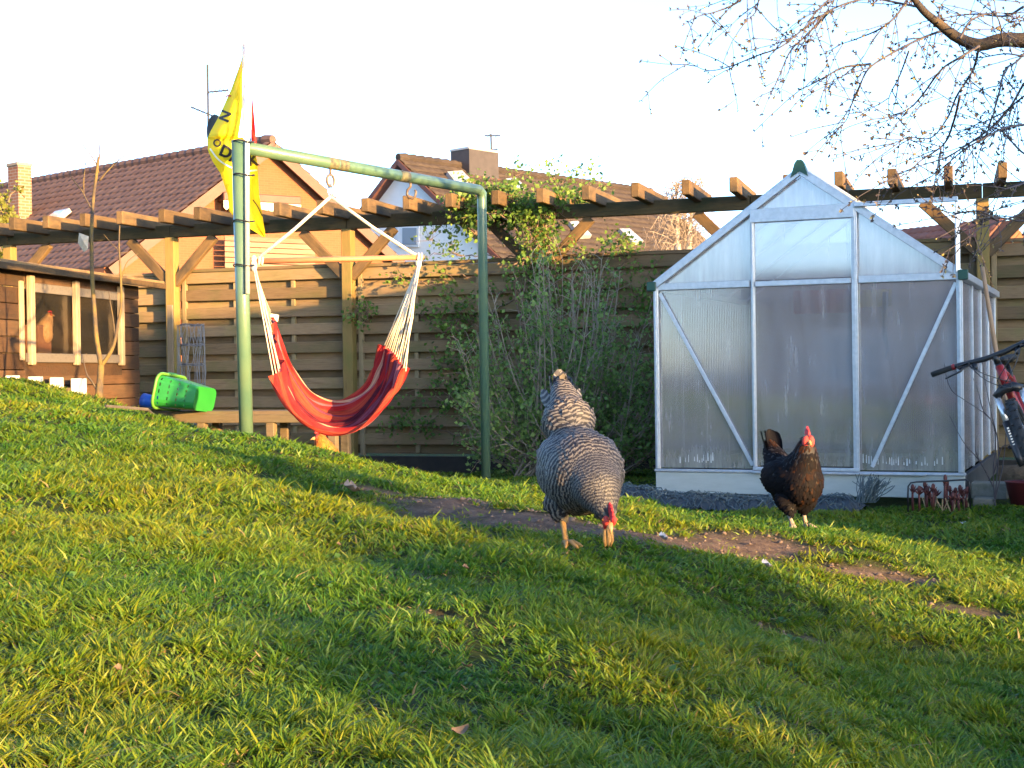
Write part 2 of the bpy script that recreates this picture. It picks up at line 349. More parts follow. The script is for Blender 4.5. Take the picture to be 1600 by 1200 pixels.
# ---------------------------------------------------------------- grass blades
def blades():
    Vs=[];Ts=[];Cs=[];base=0
    for (y0,y1,dens,wd,seg) in [(1.45,2.6,44000,.0016,3),(2.6,4.2,28000,.0021,2),(4.2,6.2,14000,.0031,2),(6.2,8.6,5600,.0048,2),(8.6,12.6,1500,.007,1)]:
        m=.7 if y0<2 else 1.25; A=.37*(y1*y1-y0*y0)+2*m*(y1-y0); N=int(A*dens)
        yy=y0+(y1-y0)*rng.random(N*2); hw=.37*yy+m; keep=rng.random(N*2)<hw/(.37*y1+m); yy=yy[keep]; hw=hw[keep]
        xx=(rng.random(len(yy))*2-1)*hw
        # tufts: pull a share of the blades towards jittered centres
        k=rng.random(len(xx))<.62; cell=.085
        cx=(np.floor(xx/cell)+vnoise(np.floor(xx/cell),np.floor(yy/cell),1,11))*cell; cy=(np.floor(yy/cell)+vnoise(np.floor(xx/cell),np.floor(yy/cell),1,12))*cell
        dx,dy=(xx-cx),(yy-cy); xx=np.where(k,cx+dx*.45,xx); yy=np.where(k,cy+dy*.45,yy)
        dd=dirt(xx,yy); patch=vnoise(xx,yy,1.7,21)*.6+vnoise(xx,yy,5.2,22)*.4
        bare=np.clip((vnoise(xx,yy,4.1,31)*.6+vnoise(xx,yy,11,32)*.4-.62)*6,0,.85)
        P=xx-GL.x,yy-GL.y; u=P[0]*E1.x+P[1]*E1.y; w=P[0]*E2.x+P[1]*E2.y
        inside=(u>-.05)&(u<GW+.3)&(w>-.02)&(w<GD+.6)
        bf=((xx-F0.x)*FN.x+(yy-F0.y)*FN.y)
        ok=(rng.random(len(xx))>np.clip(dd*1.25,0,.985))&(rng.random(len(xx))>bare)&~inside&(bf>.1)&~((xx<-3.1)&(yy>9.9))
        xx,yy,dx,dy,patch,dd=xx[ok],yy[ok],dx[ok],dy[ok],patch[ok],dd[ok]; n=len(xx); zz=gz(xx,yy)-.004
        tuft=vnoise(xx,yy,8.5,41)
        h=(.013+.027*rng.random(n)**1.6)*(.60+.8*tuft)*(.75+.5*patch)*(1-.35*np.clip(dd*2,0,1))
        long_=rng.random(n)<.02; h=np.where(long_,h*1.6+.012,h)
        if y0>8: h*=.9
        an=np.arctan2(dy,dx)+rng.normal(0,1.0,n); an=np.where(rng.random(n)<.25,vnoise(xx,yy,2.2,51)*12,an)
        lean=.35+.95*rng.random(n); flat=rng.random(n)<.10; lean=np.where(flat,2.2,lean); lx,ly=np.cos(an)*lean,np.sin(an)*lean
        fa=rng.random(n)*2*PI; wx,wy=np.cos(fa),np.sin(fa)
        wid=wd*(.6+.8*rng.random(n))
        t_=rng.random(n); tint=np.clip(.24+.50*patch+.34*(rng.random(n)-.3)+.12*dd,0,.8); dead=rng.random(n)<(.06+.25*np.clip(dd*1.5,0,1)+.16*np.clip(patch-.55,0,1)); dead=dead|(flat&(rng.random(n)<.75)); tint=np.where(dead,.84+.16*rng.random(n),tint); h=np.where(dead,h*.7,h)
        lv=[0,.5,1] if seg==2 else ([0,.36,.72,1] if seg==3 else [0,1]); rows=[]
        for q in lv:
            px_=xx+lx*h*q**1.7; py_=yy+ly*h*q**1.7; pz=zz+np.maximum(h*(q-.28*lean*q*q),.004)
            ww=wid*(1-.25*q if q<1 else .06)
            rows.append(np.stack([np.stack([px_-wx*ww,py_-wy*ww,pz],1),np.stack([px_+wx*ww,py_+wy*ww,pz],1)],1) if q<1 else np.stack([px_,py_,pz],1)[:,None,:])
        B=np.concatenate(rows,1); c=B.shape[1]; Vs.append(B.reshape(-1,3)); Cs.append(np.repeat(tint,c))
        tr=[]
        for r in range(len(lv)-2): a=2*r; tr+=[(a,a+1,a+3),(a,a+3,a+2)]
        a=2*(len(lv)-2); tr.append((a,a+1,a+2))
        T=(base+np.arange(n)[:,None,None]*c+np.array(tr)[None]).reshape(-1,3); Ts.append(T); base+=n*c
    return np.concatenate(Vs),np.concatenate(Ts),np.concatenate(Cs)
mGRASS=leafmat('grass_blade',[(0,(.013,.066,.011)),(.3,(.032,.112,.012)),(.6,(.094,.165,.011)),(.8,(.19,.205,.012)),(.84,(.17,.125,.045)),(1,(.26,.195,.09))],.40,.5)
_v,_t,_c=blades()
gr=link('grass',np_mesh('grass',_v,_t,mGRASS,_c)); gr['kind']='stuff'; gr['label']='short uneven lawn grass covering the slope'
print('grass tris',len(_t))

# generic leaf cloud: small folded diamonds
def leaf_mesh(name,P,D,size,mat,tint,asp=.55,fold=.25):
    P=np.asarray(P);D=np.asarray(D,float);n=len(P); D/=np.maximum(np.linalg.norm(D,axis=1,keepdims=True),1e-6)
    r=rng.normal(size=(n,3)); S=np.cross(D,r); S/=np.maximum(np.linalg.norm(S,axis=1,keepdims=True),1e-6); N=np.cross(S,D)
    s=np.asarray(size)[:,None]
    v=np.stack([P,P+D*s*.5+S*s*asp*.5-N*s*fold*.4,P+D*s,P+D*s*.5-S*s*asp*.5-N*s*fold*.4],1).reshape(-1,3)
    b=np.arange(n)[:,None]*4; T=np.concatenate([b+np.array([[0,1,2]]),b+np.array([[0,2,3]])])
    return np_mesh(name,v,T,mat,np.repeat(tint,4))

# clods and crumbs lying on the bare soil
_x=rng.uniform(-1.6,3.2,60000); _y=rng.uniform(3.2,8.5,60000); _k=dirt(_x,_y)>.45; _x,_y=_x[_k][:600],_y[_k][:600]; _r=.003+.011*rng.random(len(_x))**3; _z=gz(_x,_y)
_o=np.array([(1,0,0),(-.5,.87,0),(-.5,-.87,0),(0,0,.8),(.6,.6,.4),(-.6,-.1,.5)]); _f=np.array([(0,4,3),(4,1,3),(1,5,3),(5,2,3),(2,0,3),(0,1,4),(1,2,5)])
_ro=rng.random(len(_x))*6.28; _c,_s=np.cos(_ro)[:,None],np.sin(_ro)[:,None]
_P=np.stack([_o[:,0]*_c-_o[:,1]*_s,_o[:,0]*_s+_o[:,1]*_c,np.broadcast_to(_o[:,2],(len(_x),6))],2)*_r[:,None,None]+np.stack([_x,_y,_z-.002],1)[:,None,:]
so_=link('soil_clods',np_mesh('soil_clods',_P.reshape(-1,3),(np.arange(len(_x))[:,None,None]*6+_f[None]).reshape(-1,3),M('dry_clod',(.08,.055,.042),(.16,.115,.085),9,.95))); so_['kind']='stuff'; so_['label']='small crumbs of dry soil on the bare patch'

# broad leaved weeds (clover, plantain) flat among the blades
_nw=420; _y=1.6+6.5*rng.random(_nw)**1.1; _x=(rng.random(_nw)*2-1)*(.37*_y+.5); _k=(dirt(_x,_y)<.05)&(vnoise(_x,_y,1.3,61)>.38); _x,_y=_x[_k],_y[_k]; _z=gz(_x,_y)
_P,_D,_S,_T=[],[],[],[]
for x,y,z in zip(_x,_y,_z):
    big=random.random()<.35; n=random.randint(5,8) if big else random.randint(7,16)
    for k in range(n):
        a=random.uniform(0,2*PI); r=.008 if big else random.uniform(.0,.045); _P.append((x+r*math.cos(a),y+r*math.sin(a),z+random.uniform(.008,.022))); _D.append((math.cos(a),math.sin(a),random.uniform(.05,.5))); _S.append(random.uniform(.014,.026) if big else random.uniform(.007,.013)); _T.append(random.uniform(.1,.7))
wd_=link('lawn_weeds',leaf_mesh('lawn_weeds',_P,_D,_S,leafmat('weed_leaf',[(0,(.018,.065,.012)),(.6,(.045,.11,.018)),(1,(.09,.14,.025))],.3),np.array(_T),.75)); wd_['kind']='stuff'; wd_['label']='small clover and plantain leaves in the lawn'
# ================================================================ FENCE
SP=[fs(27),0,0,0,0,fs(1537)]; _st=(SP[5]-SP[0])/5
SP=[SP[0]+_st*k for k in range(-1,8)]          # post stations along the fence
FTOP,FBOT=1.0,-.74
AX=(FD,-FN,V(0,0,1))                            # x along, y away from the camera, z up
def mw(origin,ax):
    return Matrix(((ax[0].x,ax[1].x,ax[2].x,origin.x),(ax[0].y,ax[1].y,ax[2].y,origin.y),(ax[0].z,ax[1].z,ax[2].z,origin.z),(0,0,0,1)))
def centred(hx,hy,hz,mat,name,bev=.004,bow=0):
    b=MB(); b.box((0,0,0),(hx,hy,hz),None,0,bev); return b.mesh(name,mat)
fence=thing('garden_fence','brown wooden lapped board fence running behind the greenhouse and hanging chair','fence',fp(4.5,0,-.8))
mDARKB=M('damp_dark_board',(.020,.018,.016),(.032,.028,.022),8,.9)  # dark board closing the gap under the fence, standing in for its shade
PLEN=_st-.008
me_f=centred(PLEN/2-.002,.009,.052,mFENCE,'slat'); me_b=centred(PLEN/2-.002,.008,.052,mFENCE,'slat'); me_st=centred(.022,.022,(FTOP-FBOT)/2,mFENCEV,'stile')
me_ba=centred(.020,.018,(FTOP-FBOT)/2-.02,mFENCEV,'batten'); me_gb=centred(PLEN/2,.012,.10,mDARKB,'gravel_board'); me_cap=centred(PLEN/2+.04,.04,.016,mFENCE,'top_rail')
for k in range(len(SP)-1):
    s0=SP[k]+.004; sc=s0+PLEN/2; dz=random.uniform(-.015,.015)
    pan=link('fence_panel',me_cap,fence,mw(fp(sc,0,FTOP+.018+dz),AX))
    for e in(-1,1): link('stile',me_st,pan,mw(fp(sc+e*(PLEN/2-.078),.012,(FTOP+FBOT)/2+dz),AX))
    for q in(-.165,.165): link('batten',me_ba,pan,mw(fp(sc+q*PLEN,-.012,(FTOP+FBOT)/2+dz),AX))
    link('gravel_board',me_gb,pan,mw(fp(sc,-.01,FBOT-.11+dz),AX))
    nrow=10; pit=(FTOP-FBOT-.03)/nrow
    for r in range(nrow):
        z=FTOP-.055-r*pit+dz
        ax=lambda j:(Matrix.Rotation(j,3,FN)@FD, -FN, Matrix.Rotation(j,3,FN)@V(0,0,1))
        link('slat',me_f,pan,mw(fp(sc,.020,z+random.uniform(-.004,.004)),ax(random.gauss(0,.0040))))
        link('slat',me_b,pan,mw(fp(sc,-.042,z-pit/2+random.uniform(-.004,.004)),ax(random.gauss(0,.0040))))

# ================================================================ PERGOLA
perg=thing('pergola','long timber pergola beam with short cross rafters above the fence','pergola',fp(4.5,.12,-.8))
BZ=1.345; BH=.12
me_post=centred(.05,.05,(BZ+.85)/2,mPOST,'post',.006)
for k in range(len(SP)): link('post',me_post,perg,mw(fp(SP[k],.10,(BZ-.85)/2),AX))
for k in range(len(SP)-1):
    me=centred(_st/2-.002,.035,BH/2,mBEAMD,'beam',.006); link('beam',me,perg,mw(fp((SP[k]+SP[k+1])/2,.10,BZ+BH/2),AX))
me_br=centred(.31,.03,.045,mBEAM,'brace',.005)
for k in range(len(SP)):
    for e in(-1,1):
        a=PI/4*e; ax=(FD*math.cos(a)+V(0,0,1)*math.sin(a),-FN,V(0,0,1)*math.cos(a)-FD*math.sin(a))
        link('brace',me_br,perg,mw(fp(SP[k]+e*.245,.10,BZ-.225),ax))
me_ra=centred(.56,.035,.060,mBEAM,'rafter',.006)
RPX=[27,77,131,188,244,298,353,410,467,530,591,654,723,795,864,928,1000,1075,1146,1227,1307,1388,1473,1559]
ss=[fs(x+6) for x in (27,1559)]
for k in range(-3,28):
    s=ss[0]+(ss[1]-ss[0])*k/23.0+random.uniform(-.012,.012); j=random.uniform(-.02,.02)
    ax=(Matrix.Rotation(j,3,'Z')@(-FN),-(Matrix.Rotation(j,3,'Z')@FD),V(0,0,1))
    link('rafter',me_ra,perg,mw(fp(s,.10+.02+random.uniform(-.02,.02),BZ+BH+.025),ax))

# ================================================================ GREENHOUSE
gh=thing('greenhouse','small aluminium greenhouse with hazy twin wall panes and white plinth','greenhouse',gp(GW/2,GD/2,GGND))
def pane_mat(name,milk,tint,rough,algae,cap=.9):
    t=NT(name); co=t.coords('Object'); 
    wv=t.n('ShaderNodeTexWave',wave_type='BANDS',bands_direction='X'); mp=t.n('ShaderNodeMapping'); mp.inputs['Rotation'].default_value=(0,0,GYAW)
    t.l(co,mp.inputs[0]); t.l(mp.outputs[0],wv.inputs[0]); wv.inputs['Scale'].default_value=28; wv.inputs['Distortion'].default_value=.4; wv.inputs['Detail'].default_value=1
    nm=t.bump(wv.outputs[0],.05,.004)
    mp2=t.n('ShaderNodeMapping'); mp2.inputs['Scale'].default_value=(9,9,1.1); t.l(co,mp2.inputs[0]); dirt_=t.ramp(t.noise(mp2.outputs[0],2.2,6,.65),[(.35,0.0),(.75,1.0)])
    sp=t.n('ShaderNodeSeparateXYZ'); t.l(co,sp.inputs[0])
    low=t.ramp(t.math('ADD',sp.outputs[2],t.math('MULTIPLY',dirt_,.10)),[(0,1.0),(1,0.0)])     # algae creeping up from the sill
    mr=t.n('ShaderNodeMapRange'); t.l(sp.outputs[2],mr.inputs[0]); mr.inputs[1].default_value=GSILL; mr.inputs[2].default_value=GSILL+.16; mr.inputs[3].default_value=algae; mr.inputs[4].default_value=0
    al=t.math('MULTIPLY',mr.outputs[0],t.math('ADD',t.math('MULTIPLY',dirt_,.8),.2))
    tr=t.n('ShaderNodeBsdfTransparent'); tr.inputs[0].default_value=(*tint,1)
    df=t.n('ShaderNodeBsdfDiffuse'); dcol=t.mix(al,t.mix(dirt_,(.48,.48,.50),(.64,.64,.665)),(.10,.13,.03)); t.l(dcol,df.inputs[0])
    tl=t.n('ShaderNodeBsdfTranslucent'); t.l(dcol,tl.inputs[0]); m0=t.n('ShaderNodeMixShader'); m0.inputs[0].default_value=.45; t.l(df.outputs[0],m0.inputs[1]); t.l(tl.outputs[0],m0.inputs[2])
    m1=t.n('ShaderNodeMixShader'); t.l(t.math('MINIMUM',t.math('ADD',t.math('ADD',t.math('MULTIPLY',dirt_,.22),milk),al),1.0),m1.inputs[0]); t.l(tr.outputs[0],m1.inputs[1]); t.l(m0.outputs[0],m1.inputs[2])
    gl=t.n('ShaderNodeBsdfGlossy'); gl.inputs['Roughness'].default_value=rough; t.l(nm,gl.inputs['Normal']); gl.inputs[0].default_value=(.95,.95,.97,1)
    fr=t.n('ShaderNodeLayerWeight'); fr.inputs[0].default_value=.30; t.l(nm,fr.inputs['Normal'])
    fac=t.math('MINIMUM',t.math('ADD',t.math('MULTIPLY',fr.outputs['Fresnel'],1.0),.17),cap)
    m2=t.n('ShaderNodeMixShader'); t.l(fac,m2.inputs[0]); t.l(m1.outputs[0],m2.inputs[1]); t.l(gl.outputs[0],m2.inputs[2])
    return t.done(m2.outputs[0])
mPANE=pane_mat('twin_wall_pane',.26,(.88,.85,.84),.06,.5)
mPANEU=pane_mat('milky_twin_wall_pane',.62,(.85,.87,.92),.10,.2)  # gable panes made whiter, reflected sky brightness mixed into their diffuse colour
mPANES=pane_mat('side_pane',.20,(.8,.79,.82),.15,.7,.32)
def gfront(px,py): 
    p=onplane(px,py,GL,E2); q=p-GL; return q.dot(E1),p.z
uD1=gfront(1178,500)[0]; uD2=gfront(1337,500)[0]
zrail=GEAVE
zmid=zrail+.0; ztop=gfront(1250,343)[1]
def roofz(u): return GEAVE+(GRIDGE-GEAVE)*(1-abs(u-GW/2)/(GW/2))
def gpane(name,pts,mat,w=0.0,lab=None):
    """front pane: outline in (u,z), 6 mm thick"""
    b=MB(); b.prism([gp(u,w,z) for u,z in pts],E2*.006); o=b.build(name,mat,gh)
    return o
e=.008
gpane('pane',[(e,GSILL+e),(uD1-e,GSILL+e),(uD1-e,zrail-.02),(e,zrail-.02)],mPANE,.012)
gpane('pane',[(uD1+e,GSILL+.03),(uD2-e,GSILL+.03),(uD2-e,zrail-.02),(uD1+e,zrail-.02)],mPANE,-.010)
gpane('pane',[(uD2+e,GSILL+e),(GW-e,GSILL+e),(GW-e,zrail-.02),(uD2+e,zrail-.02)],mPANE,.014)
gpane('gable_pane',[(e+.03,zrail+.02),(uD1-e,zrail+.02),(uD1-e,roofz(uD1)-.012)],mPANEU,.012)
gpane('gable_pane',[(uD1+e,zrail+.02),(uD2-e,zrail+.02),(uD2-e,ztop),(uD1+e,ztop)],mPANE,-.008)
gpane('gable_pane',[(uD2+e,zrail+.02),(GW-e-.03,zrail+.02),(uD2+e,roofz(uD2)-.012)],mPANEU,.012)
_uL=[u for u in np.linspace(0,GW/2,400) if roofz(u)>=ztop+.075][0]
gpane('gable_pane',[(_uL+.02,ztop+.078),(GW-_uL-.02,ztop+.078),(GW/2,GRIDGE-.03)],mPANEU,.010)
def gbar(name,a,b,w,d,mat=None,bev=.003,up=None):
    m=MB(); m.bar(gp(*a),gp(*b),w,d,up or V(0,0,1),0,bev); return m.build(name,mat or mALU,gh)
# uprights (two-part profiles)
for u,wd in ((.012,.030),(uD1,.024),(uD2,.036),(GW-.014,.036)):
    top=zrail if u in(.012,GW-.014) else min(roofz(u),ztop+.04)
    m=MB(); m.box(gp(u,-.012 if wd!=.036 or u>uD2 else -.02,(GSILL+top)/2),(wd/2,.014,(top-GSILL)/2),(E1,E2,V(0,0,1)),0,.003)
    m.box(gp(u+.002,-.03,(GSILL+top)/2),(.005,.008,(top-GSILL)/2-.004),(E1,E2,V(0,0,1)),0,.002); m.build('upright',mALU,gh)
gbar('rail',(.02,-.014,zrail),(uD1-.02,-.014,zrail),.045,.020); gbar('rail',(uD2+.022,-.014,zrail),(GW-.03,-.014,zrail),.045,.022)
gbar('door_rail',(uD1+.018,-.026,zrail-.005),(uD2-.022,-.026,zrail-.005),.034,.016)
gbar('door_header',(uD1-.01,-.034,ztop+.035),(uD2+.005,-.034,ztop+.035),.085,.012)
gbar('sliding_rail',(uD2+.006,-.040,ztop+.068),(GW-.015,-.040,ztop+.068),.030,.026); gbar('sliding_rail',(uD2+.006,-.056,ztop+.058),(GW-.015,-.056,ztop+.058),.008,.010)
gbar('rail_strut',(GW-.020,-.036,zrail+.02),(GW-.020,-.036,ztop+.052),.028,.014)
for sgn in(0,1):
    u0=0 if sgn==0 else GW
    for off,wd,dp in((0,.038,.030),(.030,.012,.014)):
        m=MB(); m.bar(gp(u0-(.02 if sgn==0 else -.02),-.02,GEAVE-.012+off),gp(GW/2,-.02,GRIDGE+off),wd,dp,V(0,0,1),0,.002); m.build('verge_bar',mALU,gh)
gbar('brace',(.035,-.006,zrail-.04),(uD1-.018,-.006,GSILL+.03),.024,.008); gbar('brace',(GW-.035,-.006,zrail-.04),(uD2+.09,-.006,GSILL+.03),.024,.008)
gbar('door_track',(uD1-.01,-.030,GSILL+.012),(uD2+.02,-.030,GSILL+.012),.022,.026); gbar('door_track',(uD1-.01,-.042,GSILL-.010),(uD2+.42,-.042,GSILL-.010),.014,.03)
gbar('sill',(-.01,.0,GSILL-.008),(GW+.01,.0,GSILL-.008),.016,.06)
m=MB(); a=[gp(GW/2-.055,-.045,GRIDGE-.035),gp(GW/2-.03,-.045,GRIDGE+.05),gp(GW/2-.014,-.045,GRIDGE+.072),gp(GW/2+.014,-.045,GRIDGE+.072),gp(GW/2+.03,-.045,GRIDGE+.05),gp(GW/2+.055,-.045,GRIDGE-.035),gp(GW/2,-.045,GRIDGE+.0)]
m.prism(a,E2*.05); m.build('ridge_cap',mDKGREEN,gh)
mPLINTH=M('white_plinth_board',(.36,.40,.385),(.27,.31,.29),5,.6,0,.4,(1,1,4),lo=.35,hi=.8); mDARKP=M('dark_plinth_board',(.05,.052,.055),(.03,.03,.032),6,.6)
m=MB(); m.box(gp(GW/2,.0,(GSILL-.016+GGND)/2),(GW/2+.005,.018,(GSILL-.016-GGND)/2),(E1,E2,V(0,0,1)),0,.004); m.build('front_plinth',mPLINTH,gh)
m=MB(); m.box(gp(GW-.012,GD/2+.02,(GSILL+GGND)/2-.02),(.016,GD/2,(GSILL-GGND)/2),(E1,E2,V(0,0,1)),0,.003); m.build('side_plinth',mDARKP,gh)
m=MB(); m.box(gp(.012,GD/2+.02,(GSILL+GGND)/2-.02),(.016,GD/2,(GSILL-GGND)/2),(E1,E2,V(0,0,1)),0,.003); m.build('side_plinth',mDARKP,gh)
for u in(0.0,GW):
    for k in range(1,5):
        w=k*GD/4
        m=MB(); m.box(gp(u,w,(GSILL+GEAVE)/2),(.008,.007,(GEAVE-GSILL)/2),(E1,E2,V(0,0,1)),0,.003); m.build('side_bar',mALU,gh)
    for k in range(4):
        m=MB(); s_=.004 if u==0 else -.004
        m.prism([gp(u+s_,k*GD/4+.005,GSILL+.01),gp(u+s_,(k+1)*GD/4-.005,GSILL+.01),gp(u+s_,(k+1)*GD/4-.005,GEAVE-.03),gp(u+s_,k*GD/4+.005,GEAVE-.03)],E1*s_); m.build('side_pane',mPANES,gh)
    gbar('gutter',(u+(.012 if u else -.012),-.035,GEAVE-.002),(u+(.012 if u else -.012),GD+.02,GEAVE-.002),.045,.05)
    m=MB(); m.box(gp(u+(.010 if u else -.010),-.042,GEAVE+.004),(.03,.010,.030),(E1,E2,V(0,0,1)),0,.008); m.build('gutter_cap',mDKGREEN,gh)
    # roof: glazing bars and panes
    for k in range(0,5):
        m=MB(); m.bar(gp(u,k*GD/4,GEAVE+.01),gp(GW/2,k*GD/4,GRIDGE+.01),.022,.03,V(0,0,1),0,.002); m.build('roof_bar',mALU,gh)
    for k in range(4):
        m=MB(); a=.018
        m.prism([gp(u,k*GD/4+a,GEAVE+.008),gp(u,(k+1)*GD/4-a,GEAVE+.008),gp(GW/2,(k+1)*GD/4-a,GRIDGE+.008),gp(GW/2,k*GD/4+a,GRIDGE+.008)],V(0,0,.006)); m.build('roof_pane',mPANES,gh)
    m=MB()
m=MB(); m.bar(gp(GW/2,.01,GRIDGE+.028),gp(GW/2,GD,GRIDGE+.028),.03,.05,V(0,0,1),0,.005); m.build('ridge_bar',mALU,gh)
# rear wall
m=MB(); m.prism([gp(0,GD,GSILL),gp(GW,GD,GSILL),gp(GW,GD,GEAVE),gp(GW/2,GD,GRIDGE),gp(0,GD,GEAVE)],E2*.006); m.build('rear_pane',mPANES,gh)
# lime streaks near the foot of two panes
mLIME=M('lime_residue',(.6,.62,.62),(.45,.47,.47),40,.8)
for (u0,u1) in((.15,.38),(uD2+.03,GW-.12)):
    m=MB(); u=u0
    while u<u1:
        if random.random()<.75:
            h=random.uniform(.012,.055); w=random.uniform(.004,.009); z0=GSILL+.045+random.uniform(-.012,.012)
            m.prism([gp(u,.0105 if u<1 else .0125,z0),gp(u+w,.0105 if u<1 else .0125,z0),gp(u+w*.7,.0105 if u<1 else .0125,z0+h),gp(u+w*.2,.0105 if u<1 else .0125,z0+h)],-E2*.0008)
        u+=random.uniform(.009,.022)
    o=m.build('lime_streak',mLIME,gh); o['kind']='stuff'
# things inside
b=MB(); a0,z0=gfront(1240,446)[0],gfront(1240,458)[1]
def wavy(b,u0,u1,z0,z1,w,mi):
    n=10
    for i in range(n):
        A=u0+(u1-u0)*i/n; B=u0+(u1-u0)*(i+1)/n; wa=w+.015*math.sin(i*1.7); wb=w+.015*math.sin((i+1)*1.7)
        b.add([gp(A,wa,z0),gp(B,wb,z0),gp(B,wb,z1),gp(A,wa,z1)],[(0,1,2,3)],mi)
mRCL=M('faded_red_cloth',(.32,.05,.06),(.24,.04,.05),6,.8); mYCL=M('faded_yellow_cloth',(.50,.46,.03),(.40,.38,.03),6,.8)
cl=thing('folded_cloth','red and yellow cloth hanging inside the greenhouse behind the middle door pane','cloth',gp(1.0,.2,.4))  # red and yellow wavy bands set just behind the front panes
b=MB(); wavy(b,uD1+.22,uD2-.03,.35,.50,.16,0); b.build('red_band',mRCL,cl); b=MB(); wavy(b,uD2-.025,uD2+.20,.38,.49,.16,0); b.build('yellow_band',mYCL,cl)
b=MB(); p=[gp(*x) for x in((uD2+.165,.12,.47),(uD2+.16,.12,.33),(uD2+.155,.12,.2),(uD2+.17,.12,.12),(uD2+.165,.12,.05))]
b.tube(p,[.018,.02,.016,.012,.008],6); tag(b.build('plant_tie',M('teal_plastic',(.02,.16,.19),(.02,.08,.10),9,.5)),'dark teal strap hanging behind the right hand greenhouse pane','strap')
# inside ground and bench
# ================================================================ COOP
c0=at(0,500,10.3); c1=at(217,520,12.5); c0=V(c0.x,c0.y,0); c1=V(c1.x,c1.y,0); CD=(c1-c0).normalized(); CN=V(-CD.y,CD.x,0)
if CN.x<0: CN=-CN
CL=(c1-c0).length
def cpnt(px,py,off=0.0):
    p=onplane(px,py,c0+CN*off,CN); return p
def cs(px): return (onplane(px,500,c0,CN)-c0).dot(CD)
def cq(s,off,z): q=c0+CD*s+CN*off; return V(q.x,q.y,z)
coop=thing('chicken_coop','dark brown boarded hen house with a wide framed window','hen house',cq(1.0,-.6,-.2))
CAX=(CD,-CN,V(0,0,1)); S0=-.9
ws0,ws1=cs(40),cs(186); wz1=cpnt(112,452).z; wz0=cpnt(112,560).z
ctop=lambda s: cpnt(217,446).z
CT=cpnt(217,447).z; CB=-.42; nb=10; ph=(CT-CB)/nb
for k in range(nb):
    z=CB+ph*(k+.5); segs=[(S0,CL)]
    if z-ph*.5<wz1-.02 and z+ph*.5>wz0+.02: segs=[(S0,ws0-.01),(ws1+.01,CL)]
    for (a,b_) in segs:
        me=centred((b_-a)/2,.011,ph/2-.003,mCOOP,'plank',.004); tl=.06
        ax=(CD,-CN*math.cos(tl)+V(0,0,1)*math.sin(tl)*-1,V(0,0,1)*math.cos(tl)-CN*math.sin(tl))
        link('plank',me,coop,mw(cq((a+b_)/2,-.01+.004*(k%2),z),(CD,-CN,V(0,0,1))))
# inner shell, end walls, floor
mINN=M('dark_coop_inside',(.10,.075,.05),(.06,.045,.03),6,.9)
m=MB(); m.box(cq((S0+CL)/2,-1.15,(CT+CB)/2),((CL-S0)/2-.01,.015,(CT-CB)/2),CAX); m.box(cq((S0+CL)/2,-.6,wz0-.03),((CL-S0)/2-.02,.53,.012),CAX); m.build('inner_wall',mINN,coop)
m=MB(); m.box(cq(CL+.0,-.6,(CT+CB)/2),(.012,.56,(CT-CB)/2),CAX); m.build('end_wall',mCOOP,coop)
m=MB(); m.box(cq(S0,-.6,(CT+CB)/2),(.012,.56,(CT-CB)/2),CAX); m.build('end_wall',mCOOP,coop)
# roof
mROOFF=M('roof_felt_board',(.22,.14,.06),(.13,.09,.05),10,.85,stretch=(1,1,1),bump=.4)
m=MB(); rz=CT+.015
up_=(V(0,0,1)*math.cos(.10)+CN*math.sin(.10)); bk=(-CN*math.cos(.10)+V(0,0,1)*math.sin(.10))
m.box(cq((S0+CL)/2+.06,.13,rz+.02)+bk*.70,((CL-S0)/2+.2,.70,.018),(CD,bk,up_),0,.004); m.build('roof',mROOFF,coop)
m=MB(); m.box(cq((S0+CL)/2+.06,.135,rz-.008),((CL-S0)/2+.2,.010,.024),CAX,0,.003); m.build('roof_edge',mBEAM,coop)
# window frame
m=MB(); m.box(cq((ws0+ws1)/2,-.004,wz0-.085),((ws1-ws0)/2+.03,.010,.055),CAX,0,.004); m.build('window_apron',mCOOP,coop); m=MB(); m.box(cq((ws0+ws1)/2,-.004,wz1+.06),((ws1-ws0)/2+.03,.010,.055),CAX,0,.004); m.build('window_head_board',mCOOP,coop)
def cb(name,a,b,w,d,mat): 
    m=MB(); m.bar(a,b,w,d,CN,0,.004); return m.build(name,mat,coop)
for px in(42,113,183):
    s=cs(px); m=MB(); m.box(cq(s,.035,(wz0+wz1)/2+.005),(.030,.022,(wz1-wz0)/2+.06),CAX,0,.006); m.build('window_post',mPALE,coop)
s=cs(31); m=MB(); m.box(cq(s,.014,(wz0+wz1)/2+.0),(.025,.012,(wz1-wz0)/2+.02),CAX,0,.006); m.build('window_post',mPALE,coop)
m=MB(); m.box(cq((ws0+ws1)/2,.012,wz1-.02),((ws1-ws0)/2,.010,.035),CAX,0,.004); m.build('window_rail',mGREYW,coop)
m=MB(); m.box(cq((ws0+ws1)/2,.018,wz0-.0),((ws1-ws0)/2+.02,.016,.035),CAX,0,.004); m.build('window_sill',mGREYW,coop)
tt=NT('coop_plastic_sheet'); gl=tt.n('ShaderNodeBsdfGlossy'); gl.inputs['Roughness'].default_value=.12; gl.inputs[0].default_value=(.75,.75,.75,1)
co=tt.coords('Object'); tt.l(tt.bump(tt.noise(co,5,3),.25,.03),gl.inputs['Normal'])
tr=tt.n('ShaderNodeBsdfTransparent'); tr.inputs[0].default_value=(.82,.80,.77,1); mx=tt.n('ShaderNodeMixShader'); mx.inputs[0].default_value=.16; tt.l(tr.outputs[0],mx.inputs[1]); tt.l(gl.outputs[0],mx.inputs[2])
